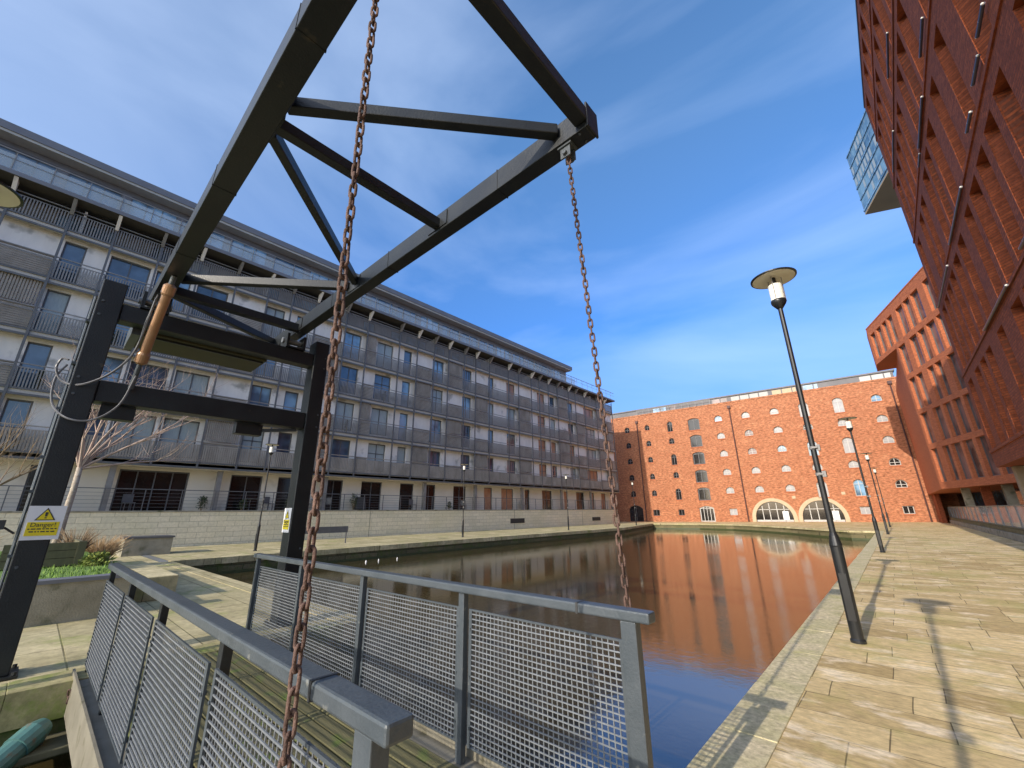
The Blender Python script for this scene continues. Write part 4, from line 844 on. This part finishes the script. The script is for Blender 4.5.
def chain(label, top, bot, scale=1.0):
    top = Vector(top); bot = Vector(bot); d = bot - top; ln = d.length; pitch = .0575 * scale; n = int(ln / pitch)
    rt = thing('hanging_chain', label, 'chain', tuple(bot)); random.seed(int(ln * 100))
    q = (-d).to_track_quat('Z', 'Y')
    for i in range(n + 1):
        o = D.objects.new('chain_link', LINKD); COL.objects.link(o); o.parent = rt
        f = i / n; sway = math.sin(f * math.pi) * 0.0
        o.location = top.lerp(bot, f) - bot + Vector((sway + random.uniform(-.0015, .0015), random.uniform(-.0015, .0015), 0))
        o.rotation_mode = 'XYZ'; o.scale = (scale * .92, scale * .92, scale)
        e = (q @ Matrix.Rotation(rad(35 + (90 if i % 2 else 0) + random.uniform(-14, 14)), 4, 'Z').to_quaternion()).to_euler(); o.rotation_euler = e
    return rt
chain('long rusty chain hanging down close to the camera, in front of the near handrail', (-1.50, .62, 4.61), (-1.50, .66, .30))
chain('rusty chain hanging from the right beam tip to the far handrail end', (-1.50, 2.47, 4.61), (-1.27, 2.43, .86))
MB  # bridge chain shackle is the last link's lug on the railing below

# ------------------------------------------------------------------ drawbridge deck with two railings
db = thing('drawbridge', 'lowered footbridge with mossy plank deck and two grey mesh railings', 'bridge', (-4, 1.5, 0))
X0, X1 = -7.06, -1.14
dk = MB(); y = .86; random.seed(4)
while y < 2.17:
    dk.box(X0 + .0, X1 - .02, y, y + .10, -.05 + random.uniform(-.003, .003), .0); y += .1165
dk.build('deck_planks', M_DECK, db, bevel=.006)
for y0, y1 in ((.66, .84), (2.19, 2.37)):
    MB().box(X0, X1, y0, y1, -.26, -.005).build('edge_beam', M_KICK, db, bevel=.008)
    MB().box(X0 + .05, X1, y0 - .022 if y0 < 1 else y1 + .002, y0 - .002 if y0 < 1 else y1 + .022, -.30, .05).build('kick_plate', M_KICK, db)
cb = MB()
for i in range(7): cb.box(X0 + .3 + i * .9, X0 + .4 + i * .9, .84, 2.19, -.2, -.055)
cb.build('deck_joist', M_STEEL, db)
RX = [-6.96, -5.47, -4.02, -2.56, -1.20]
def railing(y, out, lab):
    h = MB(); h.box(X0 + .02, X1 + .07, y - .042, y + .045, 1.04, 1.095); ro = h.build('railing', M_RAILP, db, bevel=.010, label=lab)
    s = MB(); s.box(-1.52, -1.505, y - .0445, y + .0475, 1.038, 1.0975); s.build('joint_strap', M_INK, ro)
    for i, x in enumerate(RX):
        p = MB()
        if i == len(RX) - 1: p.box(x - .045, x + .045, y - .03, y + .03, -.02, 1.038)
        else: p.box(x - .03, x + .03, y - .012, y + .035, -.02, 1.038)
        p.build('post', M_STEEL if out < 0 and i < 4 else M_RAILP, ro, bevel=.004)
    for i in range(4):
        a, b__ = RX[i] + .05, RX[i + 1] - .06; zb0, zt = .085, .93; ym = y + out * .03
        f = MB(); f.box(a, a + .03, ym - .006, ym + .006, zb0, zt); f.box(b__ - .03, b__, ym - .006, ym + .006, zb0, zt); f.box(a + .03, b__ - .03, ym - .005, ym + .005, zt - .012, zt); f.box(a + .03, b__ - .03, ym - .005, ym + .005, zb0, zb0 + .012)
        for xx in (a + .015, b__ - .015):
            for zz in (.2, .5, .8): f.tube([(xx, ym - .012, zz), (xx, ym + .012, zz)], .009, 6)
        f.build('panel_frame', M_RAILP, ro)
        w_ = MB(); n = 26
        for k in range(1, n): z = zb0 + (zt - zb0) * k / n; w_.box(a + .03, b__ - .03, ym - .0045, ym + .0015, z - .0035, z + .0035)
        n = int((b__ - a - .06) / .037)
        for k in range(1, n): x = a + .03 + (b__ - a - .06) * k / n; w_.box(x - .0028, x + .0028, ym + .0016, ym + .007, zb0, zt)
        w_.build('mesh_panel', M_GALV, ro)
    return ro
railing(.75, -1, 'grey mesh railing on the near side with wide handrail')
r2_ = railing(2.28, 1, 'grey mesh railing on the far side')
lg = MB(); lg.box(-1.30, -1.24, 2.36, 2.42, .80, .92); lg.build('chain_lug', M_RUST, r2_)

# ------------------------------------------------------------------ hydraulic cylinder, cables, signs
hc = thing('hydraulic_cylinder', 'bronze brown hydraulic cylinder between crossbeam and left balance beam', 'cylinder', (-7.2, .5, 3.4))
ca, cb_ = Vector((-6.56, .56, 4.70)), Vector((-7.22, .50, 3.42)); dd = (cb_ - ca).normalized()
MB().tube([ca + dd * .22, ca + dd * .24, ca + dd * 1.14], .056, 18).build('barrel', M_CYL, hc)
MB().tube([ca + dd * .12, ca + dd * .15, ca + dd * .26, ca + dd * .29], [.04, .074, .074, .06], 18).build('gland', M_CYL, hc)
MB().tube([ca + dd * 1.10, ca + dd * 1.13, ca + dd * 1.24, ca + dd * 1.27], [.06, .072, .072, .04], 18).build('end_cap', M_CYL, hc)
MB().tube([ca + dd * .0, ca + dd * .14], .032, 12).build('top_rod', M_RAILP, hc)
MB().tube([ca + dd * 1.26, ca + dd * 1.62], .03, 12).build('bottom_clevis', M_RAILP, hc)
hp = [ca + dd * .3 + Vector((0, -.085, 0)), ca + dd * .7 + Vector((0, -.10, 0)), ca + dd * 1.1 + Vector((0, -.085, 0))]
MB().tube(hp, .009, 6).build('feed_pipe', M_CABLE, hc)
def curve(pts, n=10):
    pts = [Vector(p) for p in pts]; P = [pts[0] * 2 - pts[1]] + pts + [pts[-1] * 2 - pts[-2]]; o = []
    for i in range(1, len(P) - 2):
        for k in range(n):
            t = k / n; a, b_, c, d = P[i - 1], P[i], P[i + 1], P[i + 2]
            o.append(0.5 * ((2 * b_) + (-a + c) * t + (2 * a - 5 * b_ + 4 * c - d) * t * t + (-a + 3 * b_ - 3 * c + d) * t ** 3))
    o.append(P[-2]); return o
xo = PXL + .20
cbm = MB()
cbm.tube(curve([ca + dd * .35 + Vector((0, -.09, 0)), (xo + .25, .42, 3.75), (xo + .12, .28, 3.42), (xo, .05, 3.22), (xo - .2, -.13, 3.26), (xo - .25, -.22, 3.42), (xo - .25, -.20, 3.56), (PXL, -.14, 3.55)]), .013, 6)
c1 = tag(cbm.build('hydraulic_hose', M_CABLE), 'grey hose looping from the bronze cylinder round the left bridge post, upper one', 'hose', 'hoses on the left bridge post')
cbm = MB(); cbm.tube(curve([cb_ + Vector((.1, .0, -.02)), (xo + .1, .42, 3.0), (xo + .05, .22, 2.78), (xo, -.0, 2.78), (xo - .2, -.16, 2.98), (xo - .25, -.20, 3.3), (PXL - .05, -.14, 3.5)]), .012, 6)
c2 = tag(cbm.build('hydraulic_hose', M_CABLE), 'grey hose sagging below the crossbeam end to the left bridge post, lower one', 'hose', 'hoses on the left bridge post')
cbm = MB(); cbm.tube([(PXL - .05, PYL - .145, z) for z in (.3, 1.5, 3.1, 4.5)], .016, 8); cbm.tube([(PXL + .03, PYL - .14, z) for z in (.3, 1.2, 2.4, 3.4)], .010, 6)
for z in (.6, 1.2, 1.9, 2.3, 2.9, 3.5, 4.1): cbm.box(PXL - .08, PXL + .05, PYL - .165, PYL - .126, z, z + .03)
tag(cbm.build('conduit', M_RAILP), 'thin grey conduit clipped up the side of the left bridge post', 'conduit')
fl_ = MB(); fl_.box(PXL - .05, PXL + .08, -.36, -.20, 1.50, 1.60); fl_.tube([(PXL, -.20, 1.52), (PXL, -.11, 1.45)], .012, 6)
tag(fl_.build('floodlight', M_INK), 'small black floodlight beside the warning sign on the left post', 'light')
def sign(label, loc, rz, w_, h_):
    s = thing('warning_sign', label, 'sign', loc, rz, 'warning signs on the bridge posts')
    MB().box(-w_ / 2, w_ / 2, -.006, 0, -h_ / 2, h_ / 2).build('board', M_WHITE, s, world=False)
    t1 = h_ * .40; cx, cz = 0, h_ * .07
    tri = MB(); y = -.0085
    tri.quad((cx - t1 * .56, y, cz), (cx + t1 * .56, y, cz), (cx, y, cz + t1 * .93)); tri.build('triangle', M_INK, s, world=False)
    k = .80; zc = cz + t1 * .31; tri = MB(); y = -.011
    tri.quad((cx - t1 * .56 * k, y, zc - t1 * .31 * k), (cx + t1 * .56 * k, y, zc - t1 * .31 * k), (cx, y, zc + t1 * .62 * k)); tri.build('triangle_fill', M_YEL, s, world=False)
    ex = MB(); y0 = -.0135; ex.quad((-.008, y0, cz + t1 * .28), (.008, y0, cz + t1 * .28), (.012, y0, cz + t1 * .60), (-.012, y0, cz + t1 * .60)); ex.quad((-.009, y0, cz + t1 * .15), (.009, y0, cz + t1 * .15), (.009, y0, cz + t1 * .22), (-.009, y0, cz + t1 * .22)); ex.build('exclamation_mark', M_INK, s, world=False)
    MB().box(-w_ * .42, w_ * .42, -.009, -.0062, -h_ * .38, h_ * .02).build('text_panel', M_YEL, s, world=False)
    cu = D.curves.new('danger_text', 'FONT'); cu.body = 'Danger!'; cu.size = h_ * .17; cu.align_x = 'CENTER'; cu.extrude = .0008
    to = D.objects.new('tmp', cu); COL.objects.link(to); bpy.context.view_layer.update()
    me = D.meshes.new_from_object(to); D.objects.remove(to); me.materials.clear(); me.materials.append(M_INK)
    me.transform(Matrix.Translation((0, -.0105, -h_ * .115)) @ Matrix.Rotation(rad(90), 4, 'X'))
    o = D.objects.new('lettering', me); COL.objects.link(o); o.parent = s
    ln = MB(); random.seed(1)
    for j, zz in enumerate((-.20, -.28)):
        x = -w_ * (.37 - .05 * j)
        while x < w_ * (.35 - .05 * j):
            ww = random.uniform(.012, .04); ln.quad((x, -.0095, h_ * zz), (min(x + ww, w_ * .38), -.0095, h_ * zz), (min(x + ww, w_ * .38), -.0095, h_ * (zz + .035)), (x, -.0095, h_ * (zz + .035))); x += ww + .009
    ln.build('small_print', M_INK, s, world=False)
    return s
sign('white and yellow danger sign facing the camera on the left bridge post', (PXL + .158, PYL + .03, 1.565), rad(90), .30, .37)
sign('narrow white and yellow danger sign on the side of the right bridge post', (PXL - .01, PYR - .132, 1.54), 0, .28, .38)

# ------------------------------------------------------------------ left bank: lawn, walls, planting
lw = tag(recentre(B(-10.75, -10.45, -12, 1.45, 0, .60).build('garden_wall', M_CONC), (-10.6, -5, 0)), 'low grey concrete retaining wall holding the lawn by the left post', 'wall')
lw2 = tag(recentre(B(-10.78, -10.42, -12, 1.45, .602, .66).build('wall_coping', M_ROOF), (-10.6, -5, .602)), 'dark grey coping on top of the low lawn wall', 'coping')
lw2.parent = lw; lw2.location = (0, 0, .602); del lw2['category']
M_RAISE = mat('soil_brown', (0.12, 0.09, 0.06), (0.09, 0.07, 0.05), 4, .95)
S('lawn_bank', B(-23.6, -10.76, -12, 1.44, 0.002, .56), M_GRASS)
random.seed(8); gb = MB()
for i in range(9000):
    x = -10.8 - 12.6 * random.random() ** 1.6; y = random.uniform(-6, 1.4); h = random.uniform(.03, .09); a = random.uniform(0, 3.14); dx_, dy_ = math.cos(a) * .01, math.sin(a) * .01; lx, ly = random.uniform(-.03, .03), random.uniform(-.03, .03)
    gb.quad((x - dx_, y - dy_, .558), (x + dx_, y + dy_, .558), (x + lx, y + ly, .56 + h))
tag(gb.build('lawn_grass', M_BLADE), 'short green grass on the raised lawn', 'grass', kind='stuff')
sb = tag(recentre(B(-16.2, -11.6, 1.62, 2.32, 0, .45).build('stone_bench', M_PIER, bevel=.015), (-12.7, 1.8, 0)), 'long pale stone block bench on the pier beyond the near railing', 'bench')
tp = thing('timber_planter', 'mossy timber planter on the lawn at the foot of the bare tree', 'planter', (-16.2, 1.0, .56))
for i in range(3): MB().box(-17.4, -14.6, .88, .95, .58 + i * .17, .74 + i * .17).build('board', M_TIMB, tp)
for i in range(3): MB().box(-14.6, -14.53, -.3, .95, .58 + i * .17, .74 + i * .17).build('board', M_TIMB, tp)
MB().box(-14.63, -14.5, .84, .98, .56, 1.10).build('corner_post', M_TIMB, tp)
MB().box(-17.4, -14.6, -.3, .87, .57, .98).build('soil', M_RAISE, tp)

def bare_tree(label, base, h, seed, mtr, mtw, dirs, r0=.10, twigs=1.0, grp=None, fork=.45):
    random.seed(seed); rt = thing('bare_tree', label, 'tree', base, 0, grp)
    tk = MB(); cr_ = MB()
    def grow(mb, p, d, ln, r, lvl, out_):
        pts = [p]; rs = [r]; n = 5
        for i in range(n):
            d = (d + Vector((random.uniform(-1, 1), random.uniform(-1, 1), random.uniform(-.5, .8))) * .13).normalized(); p = p + d * ln / n; pts.append(p); rs.append(r * (1 - .6 * (i + 1) / n))
            if lvl < 3 and i >= 1:
                for q in range(2 if random.random() < .5 * twigs else 1):
                    nd = (d + Vector((random.uniform(-1, 1), random.uniform(-1, 1), random.uniform(-.2, .7))) * .85).normalized(); out_.append((p, nd, ln * random.uniform(.35, .6), rs[-1] * .55, lvl + 1))
        mb.tube(pts, rs, 6 if lvl < 2 else 4, cap=False)
    fz = h * fork
    tk.tube([(0, 0, -.05), (.03, .01, fz * .4), (.0, .03, fz * .75), (.05, .02, fz)], [r0 * 1.25, r0, r0 * .85, r0 * .8], 10)
    q_ = []
    for (dx_, dy_, dz_, l) in dirs: q_.append((Vector((.04, .02, fz - .04)), Vector((dx_, dy_, dz_)).normalized(), l, r0 * .5, 1))
    while q_:
        a = q_.pop(); nx = []; grow(cr_, *a, nx); q_ += nx
    tk.build('trunk', mtr, rt, world=False, smooth=True); cr_.build('crown', mtw, rt, world=False)
    return rt
bare_tree('bare pale trunked tree with upswept branches just right of the left bridge post', (-17.8, .57, .56), 4.8, 31, M_BARK, M_TWIG, [(.1, -.45, 1.3, 2.4), (.1, .25, 1.3, 2.7), (0, .7, 1.15, 2.9), (.1, 1.3, 1.0, 3.1), (-.4, .8, 1.2, 2.3), (.3, -.1, 1.3, 2.2), (.1, 1.2, .35, 2.2), (.2, .4, 1.6, 2.4), (-.2, .1, 1.5, 2.0)], .085, 1.5, 'bare winter trees on the lawn', fork=.52)
bare_tree('bare brown tree at the left edge of the photo behind the post', (-19.5, -1.6, .56), 4.4, 77, M_BROWNTW, M_BROWNTW, [(.3, -.6, 1, 2.2), (0, .3, 1.2, 2.2), (0, .9, .9, 2.4), (.5, .4, 1, 2.0), (-.3, -1, .8, 2)], .08, 1.5, 'bare winter trees on the lawn', fork=.3)
# dry stems bush
def stems(label, base, r, h, n, mt, seed, name='dry_shrub'):
    random.seed(seed); rt = thing(name, label, 'shrub', base); st = MB()
    for i in range(n):
        th = random.uniform(0, 6.283); a = random.uniform(.0, .25) * r; o_ = random.uniform(.4, 1.1) * r; hh = h * random.uniform(.5, 1.05)
        p0 = Vector((a * math.cos(th), a * math.sin(th), 0)); p2_ = Vector((o_ * math.cos(th + random.uniform(-.4, .4)), o_ * math.sin(th), hh)); pm = (p0 + p2_) / 2 + Vector((0, 0, hh * .18)); st.tube([p0, pm, p2_], [.009, .007, .003], 4, cap=False)
    st.build('stem', mt, rt, world=False); return rt
stems('dry orange shrub at the foot of the pale stone wall, right of the bare tree', (-20.6, 1.75, .1), .75, .95, 420, M_DRY, 5)
stems('low dry brown shrub hugging the bare tree trunk', (-17.2, .95, .56), .5, .8, 160, M_BROWNTW, 6)
stems('small dry shrub left of the left bridge post against the stone wall', (-20.5, -1.1, .56), .7, .7, 160, M_DRY, 8)
leafy('green_shrub', 'bright yellow green shrub between timber planter and stone bench', (-14.2, 1.2, .5), .38, .3, 600, M_SHRUB, 66, size=.05)
bp_ = thing('brick_planter', 'small grey panelled planter box against the stone wall behind the orange shrub', 'planter', (-26.6, 3.4, 0))
MB().box(-27.3, -25.6, 2.9, 4.6, 0, .72).build('box', M_CONC, bp_); MB().box(-27.35, -25.55, 2.85, 4.65, .723, .80).build('rim', M_DKFR, bp_)
# barrier panel on the quay
bn = thing('information_board', 'low grey board on thin legs on the quay behind the right bridge post', 'board', (-25.4, 12, 0))
MB().box(-25.44, -25.38, 10.4, 13.1, .62, .98).build('panel', M_DKFR, bn)
for y in (10.5, 13.02): MB().box(-25.44, -25.38, y - .03, y + .03, 0, .618).build('leg', M_BARS, bn)
BP = [(2, -1.2, 'pot plant on a second floor balcony at the left of the apartment block'), (3, 0.8, 'pot plant on a third floor balcony left of the bridge'), (1, 6.2, 'pot plant behind the first floor balcony boards above the bridge crossbeam'), (2, 13.6, 'pot plant on a second floor balcony right of the rusty chain'), (3, 16.4, 'pot plant on a third floor balcony right of the rusty chain'), (1, 18.5, 'pot plant on the first floor balcony midway along the block')]
for f, y, lb in BP:
    leafy('balcony_plant', lb, ((XF - .12) * K, y * K, 1.6 + (FL[f] + .06 - 1.6) * K), .2, 1.0, 160, M_DKLEAF, 90 + int(y), group='pot plants on the apartment balconies')
# small floats on the water
random.seed(12)
FLB = ['leftmost small white float on the water below the far quay', 'small white float just right of the leftmost on the dark water', 'pinkish white float right of the other two on the dark water']
for i, (y, r) in enumerate(((11.6, .04), (12.3, .03), (13.4, .03))):
    f = MB().lathe((0, 0, -.03), [(.02, -.03), (r, .02), (r * 1.05, .06), (r * .6, .11), (.01, .13)], 10).build('water_float', M_WHITE, smooth=True); f.location = (-20.3, y, ZW); tag(f, FLB[i], 'float', 'floats near the far quay')

# ------------------------------------------------------------------ things in the channel, lower left
gu = thing('green_winch_unit', 'teal green hydraulic ram on a bracket low in the channel, bottom left corner', 'hydraulic ram', (-6.2, .2, -.6))
MB().tube([(-6.05, .02, -.62), (-6.28, .22, -.46), (-6.42, .36, -.38)], [.11, .11, .10], 16).build('barrel', M_TEAL, gu, smooth=False)
MB().tube([(-6.40, .34, -.39), (-6.50, .44, -.33), (-6.56, .50, -.30)], [.115, .115, .08], 16).build('end_cap', M_TEAL, gu)
MB().box(-6.74, -6.30, .30, .85, -.50, -.44).build('ledge', M_TIMB, gu, bevel=.01)
MB().box(-6.62, -6.50, .40, .52, -.44, -.30).build('bracket', M_RAILP, gu)
sc2 = thing('short_hanging_chain', 'short pale chain hanging on the channel wall below the mossy kerb', 'chain', (-6.69, .63, -.6))
random.seed(2)
for i in range(9):
    o = D.objects.new('chain_link', LINKD); COL.objects.link(o); o.parent = sc2; o.location = (0, .012 * i, .50 - i * .055); o.rotation_euler = (rad(8), 0, rad(40 + 90 * (i % 2))); o.scale = (.9, .9, 1)
hp_ = MB(); hp_.tube(curve([(CX + .03, 1.0, -.10), (CX + .08, 1.03, -.3), (CX + .05, 1.0, -.55)]), .02, 8)
tag(hp_.build('drain_hose', M_INK), 'black hose hanging beside the far end of the near railing', 'hose')
